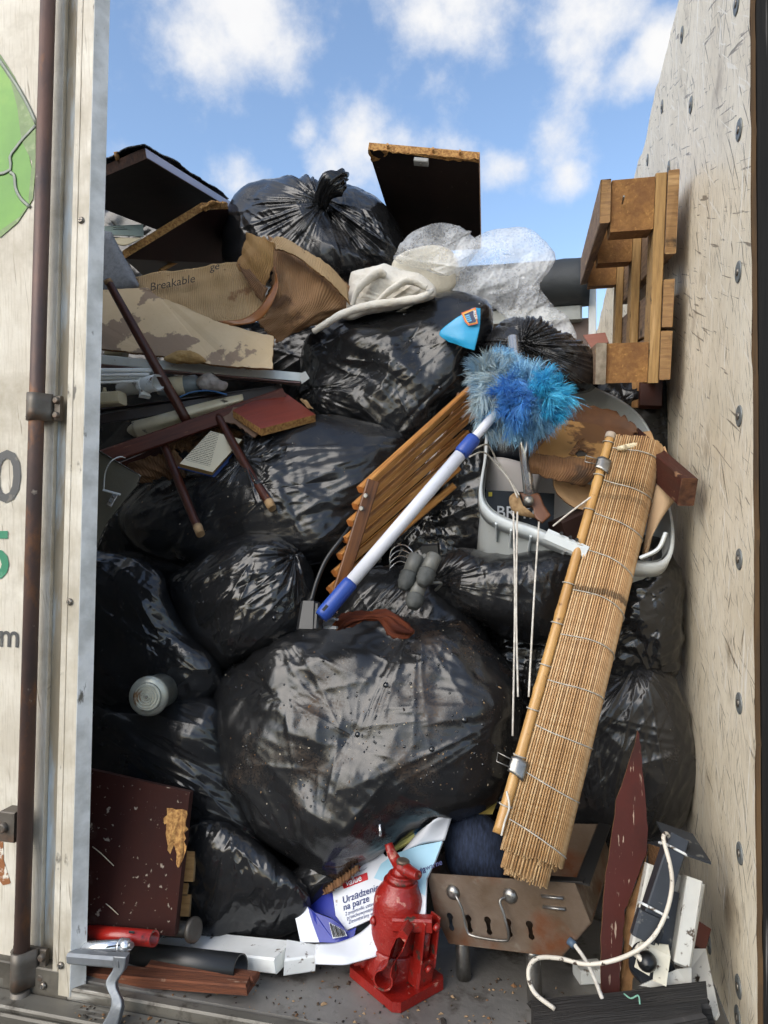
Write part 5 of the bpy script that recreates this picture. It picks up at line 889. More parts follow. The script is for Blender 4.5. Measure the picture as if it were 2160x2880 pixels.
for y, l, w in ((1722, 948, .0036), (1742, 952, .0036), (1765, 948, .005)): O('pin', bar(P(900, y-2, 1.195), P(l, y, 1.18), w, w*1.1, c=.0005), chrome, pg_)
O('cable', tube(PP([(1010, 1450, 1.30), (965, 1510, 1.26), (920, 1570, 1.24), (893, 1630, 1.225), (878, 1680, 1.21), (868, 1712, 1.205)]), .0042, 10, n=40), blackpl, pg_)
for i in range(5): q = i*.16; O('strain_rib', tube([P(876-8*q, 1684+16*q*1.2, 1.209), P(875-8*q, 1687+16*q*1.2, 1.209)], .0062, 12), blackpl, pg_)
O('bark_strip', sheet(SG([[(935, 1760, 1.235), (985, 1722, 1.225), (1050, 1715, 1.22), (1090, 1715, 1.22), (1130, 1740, 1.215), (1165, 1768, 1.21)], [(945, 1768, 1.225), (990, 1745, 1.205), (1050, 1738, 1.20), (1085, 1745, 1.20), (1115, 1765, 1.195), (1160, 1780, 1.195)], [(950, 1770, 1.225), (995, 1757, 1.21), (1050, 1744, 1.21), (1075, 1755, 1.21), (1105, 1788, 1.20), (1150, 1795, 1.20)]]), 60, 20, .004, lambda u, v: .003*np.sin(v*420+3*np.sin(u*30))+.004*np.sin(u*60), .004, 4), M('reddish_bark', '3d1a0f', .8, spec=.2, col2='572812', scale=16, stretch=(1, 8, 1), coord='UV', l3=('a05a26', 18, .6, .7), bump=.002, bscale=60), label='reddish strip of wet bark on the huge bag', cat='bark')
lf = T('lamp_fitting', 'grey three-headed lamp fitting with corroded ends in the gap', 'lamp', P(1170, 1710, 1.28))
gm = M('corroded_grey', '4a4c4a', .7, col2='363836', scale=40, bump=.003, bscale=90, l3=('74776f', 30, .6, .7)); gm2 = M('grey_enamel', '6b6b66', .45, col2='5b5b57', scale=12)
for a3, b3 in (((1172, 1562, 1.285), (1133, 1660, 1.255)), ((1222, 1562, 1.285), (1186, 1648, 1.25)), ((1180, 1640, 1.275), (1160, 1712, 1.245))):
    a, bq = P(*a3), P(*b3); O('lamp_barrel', lathe(a, a+(bq-a)*.55, [(0, .013), (.05, .0145), (1, .0140)], 20), gm2, lf)
    O('lamp_end', lathe(a+(bq-a)*.5, bq, [(0, .0150), (.1, .0175), (.25, .0160), (.32, .0172), (.5, .0155), (.58, .0165), (.78, .0125), (.94, .010), (1, .006)], 20), gm, lf)
O('yoke', plate(PP([(1170, 1570, 1.29), (1195, 1556, 1.29), (1206, 1568, 1.285), (1200, 1582, 1.28), (1188, 1596, 1.275), (1180, 1590, 1.275)]), .008), gm2, lf)
O('arm', tube(PP([(1180, 1640, 1.29), (1205, 1640, 1.27), (1240, 1640, 1.28), (1225, 1660, 1.3)]), .003, 8, n=16), gm2, lf)
ws = T('wire_basket', 'small wire rack of curved loops left of the lamp fitting', 'rack', P(1120, 1600, 1.36))
for i in range(4):
    O('loop', tube(PP([(1096, 1606-2*i, 1.36), (1098, 1555+14*i, 1.36), (1118, 1535+15*i, 1.36), (1140, 1534+16*i, 1.35), (1160, 1552+13*i, 1.34), (1168, 1572+10*i, 1.33)]), .0013, 6, n=24), chrome, ws)
O('remote_control', bar(P(1190, 1555, 1.42), P(1235, 1552, 1.42), .03, .035, c=.004), blackpl, label='black plastic casing with a rounded edge behind the lamp fitting', cat='casing')
# ================================================================== bottom left
mb = T('maroon_board', 'maroon laminated chipboard with a chipped side standing by the door', 'board', P(380, 2630, 1.12))
A, B_, C_, D_ = P(190, 2150, 1.125), P(534, 2228, 1.155), P(490, 2634, 1.10), P(180, 2600, 1.07)
O('board', plate([A, B_, C_, D_], .020), [maroon, M('maroon_edge', '4a2a22', .6, col2='37201a', scale=20)], mb)
bn = nrm(np.cross(B_-A, D_-A)); bn = bn if bn@(CAM-A) > 0 else -bn
def onb(x, y): d = ray(x, y); t_ = ((A-CAM)@bn)/(d@bn); return CAM+d*t_
O('chipped_patch', plate(rag([onb(x, y)+bn*.0012 for x, y in ((470, 2272), (527, 2280), (521, 2395), (503, 2442), (480, 2418), (470, 2360), (462, 2315))], .003, .007, 5), .002), chip, mb)
for x, y, l in ((215, 2240, 40), (262, 2380, 60), (300, 2540, 35)): O('straw', tube([onb(x, y)+bn*.003, onb(x+l*.4, y+l*.3)+bn*.004, onb(x+l, y+l*.9)+bn*.003], .0008, 5), papr, mb)
for i, (x0, y0, x1, y1) in enumerate(((505, 2393, 548, 2480), (506, 2482, 530, 2514), (503, 2514, 536, 2578))):
    O('wood_strip', plate(PP([(x0-20, y0, 1.175), (x1, y0+2, 1.18), (x1-5, y1, 1.165), (x0-22, y1-2, 1.16)]), .008), [palewood, endwood], label=('upper', 'middle', 'lower')[i]+' pale wood strip showing behind the maroon board', cat='wood strip', group='pale wood strips')
t = T('red_tube', 'red painted steel tube on the floor by the door', 'tube', P(340, 2650, 1.07))
redp = M('red_paint', '9c1f18', .3, col2='85180f', scale=7, l3=('3b1410', 26, .62, .7), bump=.0006, bscale=90, coat=.2, l4=('6d4a3c', 50, .68, .72))
O('tube', tube(PP([(200, 2618, 1.085), (434, 2640, 1.055)]), .0125, 24, inner=.78), [redp, redp], t); a = P(372, 2622, 1.048); O('slot', bar(a-V3([.006, 0, 0]), a+V3([.004, 0, .0]), .004, .002, up=(0, -1, 0), c=.0006), blackmat, t)
t = T('anchor_bolt', 'shiny steel sleeve anchor beside the red tube', 'bolt', P(310, 2680, 1.05))
O('sleeve', tube(PP([(200, 2668, 1.045), (340, 2660, 1.032)]), .0098, 20), chrome, t); O('split', bar(P(300, 2664, 1.024), P(338, 2658, 1.022), .002, .002, c=.0003), blackmat, t)
O('washer', tube(PP([(340, 2660, 1.032), (346, 2660, 1.031)]), .0118, 20), chrome, t); O('nut', lathe(P(346, 2660, 1.031), P(366, 2659, 1.029), [(0, .0115), (.6, .0115), (1, .007)], 8), chrome, t); O('stud', tube(PP([(364, 2659, 1.029), (371, 2658.5, 1.028)]), .005, 12), steel, t)
t = T('door_lever', 'grey cast metal lever hanging over the sill', 'lever', P(310, 2870, 1.0))
gl = M('grey_cast', '84888c', .42, .5, col2='74777a', scale=20, bump=.0006, bscale=120, l3=('5a564f', 30, .64, .72))
O('arm', bar(P(200, 2690, 1.022), P(345, 2702, 1.008), .020, .018, c=.004), gl, t)
O('handle', sheet(SG([[(318, 2690, .998), (318, 2725, .998), (297, 2765, .992), (312, 2810, .985), (305, 2850, .98), (262, 2920, .975)], [(355, 2692, 1.0), (348, 2730, 1.0), (325, 2768, .995), (342, 2815, .988), (338, 2850, .982), (318, 2930, .978)]]), 40, 8, .012), gl, t)
O('black_pipe', tube(PP([(330, 2680, 1.13), (677, 2722, 1.085)]), .0205, 28, inner=.88), [M('black_pipe_plastic', '1f2021', .38, col2='191a1b', scale=6, l3=('55504a', 60, .68, .74)), blackpl], label='thick black plastic pipe with an open end lying on the floor', cat='pipe')
t = T('rotten_lath', 'rusty-brown rotten wooden lath along the sill', 'wood strip', P(470, 2790, 1.06))
rot = M('rotten_wood', '6d3c22', .85, col2='4a2716', scale=12, stretch=(1, 14, 1), coord='UV', bump=.003, bscale=24, bstretch=(1, 18, 1), l3=('a98c74', 14, .62, .7, (1, 5, 1)))
O('lath', bar(P(200, 2735, 1.072), P(700, 2772, 1.056), .030, .018, c=.002, jag=.01, seed=3), rot, t); O('splinter', bar(P(420, 2716, 1.09), P(716, 2752, 1.072), .020, .012, c=.002, jag=.012, seed=8), rot, t)
t = T('cable_trunking', 'white plastic trunking with a corner end on the floor', 'trunking', P(680, 2700, 1.13))
O('duct', bar(P(455, 2654, 1.19), P(800, 2692, 1.14), .060, .026, c=.003), whitepl, t); O('corner_end', bar(P(802, 2692.5, 1.1395), P(888, 2694, 1.155), .061, .028, c=.003, w2=.034), whitepl, t)
t = T('pipe_flange', 'short rusty pipe with a flange beside the maroon board foot', 'pipe', P(535, 2640, 1.15))
O('stub', lathe(P(470, 2612, 1.15), P(540, 2615, 1.14), [(0, .013), (1, .013)], 18), steeld, t); O('flange', lathe(P(538, 2615, 1.14), P(550, 2616, 1.138), [(0, .016), (.2, .021), (.8, .021), (1, .018)], 24), steeld, t)
# ================================================================== printed carton
bx = T('printed_carton', 'crushed white and blue printed carton behind the red jack', 'box', P(1030, 2700, 1.17))
cw = M('carton_white', 'cdd0d6', .5, col2='bfc4cc', scale=4, l3=('8d7f70', 60, .68, .73), bump=.001, bscale=14); cbl = M('carton_blue', '1e2a84', .4, col2='263596', scale=5); clb = M('carton_light_blue', '8fb8cc', .45, col2='a5c6d6', scale=4)
# the printed face lies in one plane
FA, FB, FC = P(930, 2502, 1.235), P(1215, 2440, 1.20), P(965, 2612, 1.185); fn = nrm(np.cross(FB-FA, FC-FA)); fn = fn if fn@(CAM-FA) > 0 else -fn
def onf(x, y, h=0.): d = ray(x, y); return CAM+d*(((FA-CAM)@fn)/(d@fn))+fn*h
def fp(name, pts, mat, h=0., th=.001): return O(name, plate([onf(x, y, h) for x, y in pts], th), mat, bx)
fp('front_panel', [(934, 2502), (1000, 2450), (1072, 2392), (1085, 2410), (1130, 2396), (1180, 2378), (1245, 2366), (1225, 2420), (1200, 2470), (1196, 2580), (1050, 2582), (975, 2616), (944, 2575)], cw, 0, .003)
fp('tint_panel', [(1052, 2470), (1072, 2430), (1110, 2402), (1180, 2378), (1245, 2366), (1225, 2420), (1200, 2470), (1196, 2520), (1130, 2480), (1075, 2478)], clb, .0008, .0006)
O('upper_panel', sheet([[onf(1175, 2340, .0), P(1215, 2312, 1.21), P(1275, 2288, 1.23)], [onf(1130, 2395, 0), onf(1190, 2376, .004), onf(1250, 2364, .0)]], 16, 10, .003), cw, bx)
fp('blue_corner', [(872, 2505), (890, 2495), (934, 2502), (944, 2575), (975, 2616), (930, 2580), (880, 2562), (866, 2545)], cbl, .001, .003)
O('blue_side', plate(PP([(864, 2548, 1.20), (885, 2566, 1.185), (932, 2584, 1.18), (978, 2618, 1.172), (1002, 2608, 1.178), (994, 2640, 1.165), (945, 2652, 1.16), (898, 2650, 1.165), (880, 2600, 1.18)]), .003), cbl, bx)
O('barcode_panel', plate(PP([(925, 2594, 1.170), (970, 2618, 1.163), (976, 2632, 1.160), (936, 2640, 1.158)]), .0012), cw, bx)
for i in range(9): f = i/9; O('barcode_line', bar(P(928+43*f, 2597+22*f, 1.1670-.006*f), P(939+36*f, 2636-4*f, 1.1560+.001*f), .0012 if i % 3 else .0022, .0008, up=(0, -1, 0), c=.0001), blackmat, bx)
O('side_flap', plate(PP([(824, 2552, 1.20), (864, 2546, 1.20), (898, 2650, 1.165), (845, 2650, 1.17)]), .003), cw, bx)
O('lower_flap', sheet(SG([[(888, 2655, 1.15), (950, 2650, 1.155), (1010, 2625, 1.16), (1060, 2580, 1.17)], [(885, 2690, 1.135), (950, 2685, 1.13), (1010, 2680, 1.135), (1070, 2640, 1.15)], [(885, 2712, 1.13), (960, 2714, 1.12), (1000, 2706, 1.125), (1060, 2690, 1.135)]]), 24, 16, .003), cw, bx)
O('corrugated_core', sheet(SG([[(905, 2500, 1.225), (950, 2470, 1.22), (1005, 2432, 1.22)], [(915, 2516, 1.215), (955, 2490, 1.21), (1008, 2446, 1.215)]]), 60, 8, .004, lambda u, v: .0025*np.sin(u*900), .002), cardw, bx)
O('torn_layer', plate([onf(x, y, .004) for x, y in ((903, 2508), (940, 2495), (1000, 2455), (995, 2462), (930, 2512), (905, 2520))], .002), cardp, bx)
ux = nrm(onf(1050, 2486)-onf(960, 2520)); uy = nrm(np.cross(fn, ux)); redk = M('print_red', 'b3242b', .45); navy = M('print_navy', '2a3468', .45); whk = M('print_white', 'e4e6ea', .45)
def ft(s, x, y, size, mat, th=.0, h=.0016): O('lettering', textg(s, onf(x, y), ux, uy, size, h, thick=th), mat, bx)
fp('badge', [(960, 2482), (1033, 2454), (1036, 2474), (968, 2500)], redk, .001, .0006); ft('value', 975, 2494, .0165, whk, .01, .0022)
ft('TESCO', 944, 2472, .0185, redk, .015)
for i in range(5): fp('dash', [(973+i*12, 2468-i*5), (980+i*12, 2464-i*5), (984+i*12, 2461-i*5), (977+i*12, 2466-i*5)], navy, .001, .0006)
ft('Urządzenie do gotowania', 965, 2542, .0165, navy, .008); ft('na parze', 967, 2562, .0160, navy, .008)
for i, s in enumerate(('2 pojemniki ustawione jeden na drugim', 'przechowywanie • Czasomierz', 'Zewnętrzny wlew do uzupełniania')): ft(s, 972+i*5, 2576+i*11.5, .0085, navy)
ft('parowarne', 1165, 2462, .0130, navy, .006)
# ================================================================== red bottle jack
jk = T('bottle_jack', 'red hydraulic bottle jack standing on the truck floor', 'jack', PZ(1118, 2768, FLOOR))
JO = PZ(1108, 2752, FLOOR+.001); rz = math.radians(-38); tl = math.radians(5)
Rz = np.array(((math.cos(rz), -math.sin(rz), 0), (math.sin(rz), math.cos(rz), 0), (0, 0, 1)))
Ry = np.array(((math.cos(tl), 0, math.sin(tl)), (0, 1, 0), (-math.sin(tl), 0, math.cos(tl))))
def J(x, y, z, k=1.): v = Rz@V3([x, y, 0.]); v[2] = z; return JO+(Ry@v if z > .02 else v)
jr = M('jack_red', '8f1c14', .36, col2='74120c', scale=7, lo=.35, hi=.7, l3=('3b2d22', 11, .61, .635), bump=.0022, bscale=70, coat=.12, l4=('a86a5c', 50, .62, .66), rough2=.8)
O('base_plate', plate([J(*q, .016) for q in ((-.058, -.050), (-.05, -.056), (.062, -.056), (.072, -.046), (.072, .046), (.062, .054), (-.05, .054), (-.058, .046))], .016, d=(0, 0, -.016)), jr, jk)
def jl(nm, x, y, prof, seg=36, mat=jr): a, bq = J(x, y, prof[0][0]), J(x, y, prof[-1][0]); h = prof[-1][0]-prof[0][0]; return O(nm, lathe(a, bq, [((z-prof[0][0])/h, r) for z, r in prof], seg), mat, jk)
jl('base_casting', -.006, 0, [(.015, .050), (.025, .0485), (.035, .0475), (.056, .0465), (.059, .0445)])
jl('cylinder', -.006, 0, [(.058, .0440), (.062, .0432), (.130, .0425), (.139, .041), (.150, .034), (.155, .0300), (.162, .0295), (.164, .028)])
jl('neck', -.006, 0, [(.162, .023), (.165, .0245), (.169, .0245), (.171, .021), (.173, .0225), (.175, .0205)])
jl('ram_screw', -.006, 0, [(.173, .0165), (.179, .0165), (.181, .015), (.185, .014)])
sd_ = O('saddle', tube([J(-.046, .0, .208), J(-.036, 0, .197), J(-.020, 0, .188), J(-.004, 0, .1855), J(.012, 0, .186), J(.028, 0, .188), J(.035, 0, .190)], [.0075, .0088, .0105, .0145, .0115, .0095, .0080], 16, n=26, flat=.85), jr, jk)
O('saddle_pad', lathe(J(-.005, 0, .194), J(-.005, 0, .199), [(0, .012), (.7, .011), (1, .008)], 18), steeld, sd_)
O('filler_plug', lathe(J(-.018, -.041, .100), J(-.020, -.047, .100), [(0, .008), (.6, .007), (1, .004)], 14), jr, jk)
O('release_valve', lathe(J(-.030, -.040, .030), J(-.036, -.062, .030), [(0, .0125), (.45, .0125), (.5, .0085), (1, .0075)], 16), jr, jk)
O('pump_block', bar(J(.050, .012, .016), J(.050, .012, .062), .030, .036, up=Rz@V3([0, 1., 0]), c=.004), jr, jk)
O('pump_piston', tube([J(.052, .012, .060), J(.053, .012, .105)], .0085, 14), jr, jk)
for sgn in (-1, 1): O('link_plate', bar(J(.055+.0, .012+sgn*.016, .045), J(.056, .012+sgn*.016, .128), .022, .004, up=Rz@V3([0, 1., 0]), c=.0015), jr, jk)
O('lever_head', bar(J(.066, .012, .122), J(.018, -.030, .112), .022, .022, c=.003), jr, jk)
# handle socket: a pressed tube with a keyhole profile, open towards the viewer
k2 = []
for a in np.linspace(-.6, math.pi+.6, 16): k2.append((.0165*math.cos(a-math.pi/2+math.pi), -.0165+.0165*math.sin(a-math.pi/2+math.pi)*1.0))
circ = [(.0165*math.sin(a), -.0165*math.cos(a)) for a in np.linspace(-2.55, 2.55, 20)]
loop2 = [(-.0042, .030), (-.0085, .058), (-.008, .085), (-.0030, .090), (.0085, .086), (.0095, .062), (.0045, .030)]
pr2 = circ+[(.0068, .019)]+loop2[::-1]+[(-.0068, .019)]
fx = nrm(Rz@V3([.55, -.84, 0])); rx_ = nrm(np.cross(fx, V3([0, 0, 1.]))); rx_ = rx_ if rx_@CR > 0 else -rx_; org = J(.030, -.046, .040)
upv = nrm(V3([0, 0, 1.])+rx_*.42); rgt = nrm(rx_-upv*(rx_@upv))
def hs_(d, k=1.): return [org+rgt*x*k+upv*(y+.004*(1-k))*k+fx*d for x, y in pr2]
ring0, ring1, in0, in1 = hs_(.018), hs_(-.040), hs_(.018, .86), hs_(-.040, .86); n2 = len(pr2); V = np.concatenate([ring0, ring1, in1, in0]); F = [(k*n2+i, k*n2+(i+1) % n2, ((k+1) % 4)*n2+(i+1) % n2, ((k+1) % 4)*n2+i) for k in range(4) for i in range(n2)]
O('handle_socket', Geo(V, F), jr, jk)
for q in (J(.075, .012, .122), J(.066, .012, .050)): O('pivot_pin', lathe(q-rgt*.002, q+rgt*.005+fx*.003, [(0, .0065), (.8, .006), (1, .004)], 12), jr, jk)
# ================================================================== rusty barbecue tray
rust = M('heat_stained_steel', '84766a', .45, .6, col2='63513f', scale=5, lo=.35, hi=.6, l3=('6d4228', 9, .52, .66), bump=.0008, bscale=70, l4=('8d8478', 14, .58, .68), rough2=.6)
bq_ = T('barbecue_tray', 'rusty folding barbecue tray with keyhole vents and wire handle', 'barbecue', PZ(1400, 2740, FLOOR))
C0, C1 = P(1200, 2456, 1.205), P(1617, 2484, 1.125); hx = nrm(C1-C0); W_ = np.linalg.norm(C1-C0); 
vz = V3([0, 0, -1.]); vz = nrm(vz-hx*(vz@hx)); bnn = nrm(np.cross(hx, vz)); bnn = bnn if bnn[1] < 0 else -bnn
outer_ = [(0, 0), (W_, 0), (W_+.013, .056), (W_-.045, .112), (.022, .112), (.004, .070)]
def khole(cx, cy): return [(cx+.0062*math.sin(a), cy-.006+.0062*math.cos(a)*-1) for a in np.linspace(-2.5, 2.5, 10)]+[(cx+.0036, cy+.006)]+[(cx+.0052*math.sin(a), cy+.012-.0052*math.cos(a)) for a in np.linspace(.6, 5.6, 9)]+[(cx-.0036, cy+.006)]
holes = [khole(.032+.034*i+.001*i*i*.4, .074) for i in range(5)]
flat = [[Vector((x, y, 0)) for x, y in pl] for pl in [outer_]+holes]; allp = [p_ for pl in flat for p_ in pl]; tris = geometry.tessellate_polygon(flat)
to3 = lambda p_, d: C0+hx*p_[0]+vz*p_[1]-bnn*d; N_ = len(allp)
V = [to3(p_, 0) for p_ in allp]+[to3(p_, .002) for p_ in allp]; F = [tuple(t_) for t_ in tris]; 
F = [f if np.cross(V[f[1]]-V[f[0]], V[f[2]]-V[f[0]])@bnn > 0 else f[::-1] for f in F]; F += [tuple(i+N_ for i in f[::-1]) for f in list(F)]
o_ = 0
for pl in flat:
    n3 = len(pl); F += [(o_+i, o_+(i+1) % n3, N_+o_+(i+1) % n3, N_+o_+i) for i in range(n3)]; o_ += n3
O('front_panel', Geo(V, F), rust, bq_)
bk_ = V3([.05, .235, -.0]); R0, R1, R2 = to3((W_, 0), .003), to3((W_+.013, .056), .003), to3((W_-.045, .112), .003); L0, L1, L2 = to3((0, 0), .003), to3((.004, .07), .003), to3((.022, .112), .003)
O('side_panel', plate([R0, R1, R1+bk_, R0+bk_], .002), rust, bq_); O('side_panel', plate([L0, L1, L1+bk_, L0+bk_], .002), rust, bq_)
O('floor_panel', plate([R2, L2, L2+bk_, R2+bk_], .002), rust, bq_); O('floor_panel', plate([R1, R2, R2+bk_, R1+bk_], .002), rust, bq_); O('back_panel', plate([R0+bk_, R1+bk_, R2+bk_, L2+bk_, L1+bk_, L0+bk_], .002), rust, bq_)
O('rim_flange', bar(R0+V3([.010, -.004, .001]), R0+bk_+V3([.012, 0, .001]), .022, .003, c=.0008), M('dark_rim_steel', '3a3836', .4, .6), bq_); O('rim_flange', bar(to3((W_*.7, -.001), .008), to3((W_+.012, -.001), .008), .016, .003, c=.0008), bpy.data.materials['dark_rim_steel'], bq_)
hw = [to3(p_, d) for p_, d in (((.045, .028), 0), ((.058, .030), -.012), ((.066, .050), -.014), ((.068, .078), -.014), ((.078, .088), -.014), ((.132, .090), -.014), ((.142, .080), -.014), ((.140, .050), -.014), ((.136, .030), -.012), ((.148, .026), 0))]
O('wire_handle', tube(hw, .0022, 8, n=60), steel, bq_)
for q in ((.046, .028), (.150, .026)): a = to3(q, 0); O('boss', lathe(a, a+bnn*.008, [(0, .0125), (.4, .0115), (.8, .008), (1, .004)], 18), steel, bq_)
for y in (.022, .038): O('louvre', tube([to3((W_-.058, y), -.001), to3((W_-.022, y+.001), -.001)], .0042, 10, flat=.6), steel, bq_)
for x, y in ((.038, .112), (.165, .112)): a = to3((x, y), .018); O('foot', lathe(a, V3([a[0]+.004, a[1], FLOOR+.002]), [(0, .0105), (.1, .0115), (1, .0125)], 16), steel, bq_)
O('denim_cloth', blob([(1262, 2420), (1270, 2330), (1300, 2285), (1350, 2290), (1400, 2340), (1425, 2420), (1415, 2470), (1340, 2480), (1280, 2470)], 1.30, .05, seg=140, rings=50, crump=.004, cfreq=20, lump=.008, seed=51, stretch=[(-50, .006, 20)]), M('navy_ribbed_cloth', '1a2234', .9, col2='2c3850', scale=60, stretch=(5, 1, 1)), label='navy ribbed cloth lying inside the barbecue tray', cat='cloth')
O('yellow_card', plate(PP([(1330, 2290, 1.28), (1370, 2240, 1.27), (1400, 2250, 1.27), (1385, 2290, 1.28)]), .003), M('dull_yellow', 'b09a50', .7), label='dull yellow card under the edge of the huge bag', cat='card')
O('blue_packet', plate(PP([(1095, 2400, 1.26), (1140, 2350, 1.26), (1185, 2330, 1.26), (1195, 2340, 1.25), (1150, 2370, 1.25)]), .004), M('packet_blue_yellow', 'b5b26a', .5, col2='2f6fa0', scale=10, lo=.5, hi=.52), label='blue and yellow packet under the huge bag above the carton', cat='packet')
O('steel_clip', tube(PP([(1068, 2318, 1.15), (1070, 2352, 1.145)]), .0022, 8), chrome, label='tiny silver clip hanging from the huge bag', cat='clip')
# ================================================================== bottom right
rbm = M('red_brown_board', '43160d', .6, spec=.25, col2='38120a', scale=5, l3=('a08a78', 40, .63, .66, (5, 1, .6)), l4=('2a0f09', 6, .52, .7), bump=.0005, bscale=40)
t = T('hardboard_panel', 'tall pointed red-brown hardboard piece in front of the wall bags', 'board', P(1715, 2800, 1.08))
rbp = [(1796, 2055, 1.24), (1802, 2110, 1.23), (1818, 2250, 1.20), (1822, 2385, 1.17), (1790, 2480, 1.155), (1758, 2560, 1.14), (1748, 2700, 1.11), (1738, 2812, 1.085), (1690, 2790, 1.085), (1692, 2600, 1.125), (1703, 2460, 1.155), (1735, 2250, 1.20)]
pa_, pb_, pc_ = P(*rbp[0]), P(*rbp[3]), P(*rbp[8]); pn = np.cross(pb_-pa_, pc_-pa_)
O('board', plate([CAM+ray(q[0], q[1])*(((pa_-CAM)@pn)/(ray(q[0], q[1])@pn)) for q in [(x_+random.uniform(-2.5, 2.5), y_, 0) for i_ in range(len(rbp)) for x_, y_ in [(rbp[i_][0]+(rbp[(i_+1) % 12][0]-rbp[i_][0])*f_, rbp[i_][1]+(rbp[(i_+1) % 12][1]-rbp[i_][1])*f_) for f_ in (0, .2, .4, .6, .8)]]], .006), [rbm, M('hardboard_edge', '7a5230', .9, col2='5b3c22', scale=90, bump=.002, bscale=140)], t)
O('torn_fibre', plate(rag(PP([(1822, 2388, 1.175), (1812, 2500, 1.155), (1790, 2640, 1.13), (1778, 2790, 1.10), (1742, 2808, 1.095), (1750, 2690, 1.118), (1760, 2565, 1.145), (1792, 2480, 1.16)]), .003, .012, 6), .004), [M('fibre_face', '7d5c38', .9, col2='654526', scale=50, bump=.002, bscale=140), bpy.data.materials['hardboard_edge']], t)
fx_ = T('flood_lamp', 'dismantled flood lamp with grey bracket arm and white cable', 'lamp', P(1850, 2760, 1.08))
dgm = M('dark_grey_metal', '3a3d42', .45, .4, col2='2f3236', scale=14, l3=('6a6964', 60, .615, .66)); wcm = M('lamp_white', 'c3c2bb', .45, col2='b2b0a6', scale=7, l3=('4a3d2e', 50, .60, .65)); rwm = M('rust_streaked_white', 'c9c4b2', .5, col2='a5642c', scale=13, lo=.62, hi=.72, stretch=(2, 2, .6), l3=('4a3420', 60, .61, .66))
O('mount_plate', plate(PP([(1846, 2316, 1.19), (1948, 2352, 1.17), (2000, 2432, 1.10), (1885, 2392, 1.12)]), .004, d=(0, 0, .004)), dgm, fx_)
O('arm', bar(P(1905, 2352, 1.135), P(1822, 2605, 1.085), .028, .030, up=(0, -1, 0), c=.002), dgm, fx_); O('arm_end', bar(P(1826, 2568, 1.075), P(1806, 2640, 1.065), .032, .024, up=(0, -1, 0), c=.004), dgm, fx_)
for q, r in (((1893, 2388, 1.128), .021), ((1838, 2558, 1.093), .021)):
    c = P(*q); d, s2, u2 = frame(P(1822, 2605, 1.085)-P(1905, 2352, 1.135), (0, -1, 0)); O('cable_tie', tube([c+(s2*math.copysign(min(abs(math.cos(a))*1.25, 1), math.cos(a))+u2*math.copysign(min(abs(math.sin(a))*1.25, 1), math.sin(a)))*.0178 for a in np.linspace(0, 6.283, 24, endpoint=False)], .0020, 6, closed=True, flat=1.), whitepl, fx_)
H0, H1 = P(1925, 2470, 1.13), P(1875, 2690, 1.085)
O('housing', bar(P(1896, 2455, 1.16), P(1852, 2690, 1.12), .085, .030, up=(0, -1, 0), c=.003), wcm, fx_); O('housing_lip', bar(P(1946, 2468, 1.125), P(1910, 2706, 1.085), .022, .035, up=(0, -1, 0), c=.002), wcm, fx_)
O('recess', bar(P(1880, 2500, 1.13), P(1850, 2660, 1.10), .040, .012, up=(0, -1, 0), c=.002), dgm, fx_)
O('lamp_head', blob([(1768, 2690), (1790, 2650), (1850, 2645), (1890, 2690), (1905, 2745), (1895, 2790), (1850, 2795), (1800, 2765), (1770, 2730)], 1.10, .014, seg=90, rings=24, crump=0, lump=.001, sq=5), M('dark_lens', '23262b', .2), fx_)
O('head_bracket', plate(PP([(1800, 2648, 1.078), (1880, 2658, 1.072), (1886, 2690, 1.07), (1874, 2775, 1.06), (1836, 2758, 1.062), (1842, 2690, 1.07), (1826, 2745, 1.066), (1784, 2720, 1.072)]), .003), rwm, fx_)
a = P(1822, 2708, 1.055); O('grommet', lathe(a+V3([0, .012, 0]), a+V3([-.002, -.012, 0]), [(0, .011), (.3, .0135), (.6, .0125), (.85, .008), (1, .003)], 18), blackpl, fx_)
O('strap', sheet(SG([[(1840, 2640, 1.06), (1855, 2600, 1.055), (1858, 2590, 1.06)], [(1852, 2660, 1.06), (1866, 2625, 1.055), (1866, 2600, 1.06)]]), 10, 6, .002), dgm, fx_)
O('base_casing', plate(PP([(1905, 2725, 1.085), (1945, 2722, 1.095), (1945, 2785, 1.08), (1900, 2790, 1.07), (1800, 2772, 1.075), (1810, 2765, 1.08)]), .02), wcm, fx_)
O('cable', tube(PP([(1888, 2362, 1.13), (1874, 2345, 1.115), (1866, 2360, 1.105), (1884, 2430, 1.085), (1890, 2490, 1.075), (1876, 2560, 1.062), (1845, 2625, 1.052), (1800, 2668, 1.05), (1730, 2700, 1.055), (1650, 2712, 1.06), (1570, 2695, 1.065), (1510, 2696, 1.06), (1486, 2732, 1.05), (1502, 2790, 1.04), (1560, 2838, 1.035)]), .0031, 10, n=110), M('dirty_white_cable', 'cfc7b8', .5, l3=('3a2d22', 70, .575, .62), col2='bdb4a4', scale=14), fx_)
O('cable', tube(PP([(1800, 2660, 1.055), (1786, 2680, 1.06), (1796, 2690, 1.055), (1815, 2712, 1.05)]), .004, 8, n=24), bpy.data.materials['dirty_white_cable'], fx_)
O('speckled_panel', plate(PP([(1935, 2668, 1.17), (1985, 2668, 1.17), (2022, 2846, 1.075), (2012, 2862, 1.07), (1905, 2790, 1.11), (1930, 2740, 1.14)]), .006), M('speckled_white', 'cac9c2', .5, l3=('2f261d', 60, .58, .64), l4=('6a5a48', 20, .6, .7)), label='white mud-speckled panel lying between the flood lamp and the wall', cat='panel')
O('brown_block', bar(P(1950, 2660, 1.19), P(1968, 2598, 1.21), .03, .02, up=(0, -1, 0)), M('red_brown_block', '5a2a1c', .6, col2='4a2116', scale=12), label='small red-brown wood piece behind the lamp housing', cat='wood')
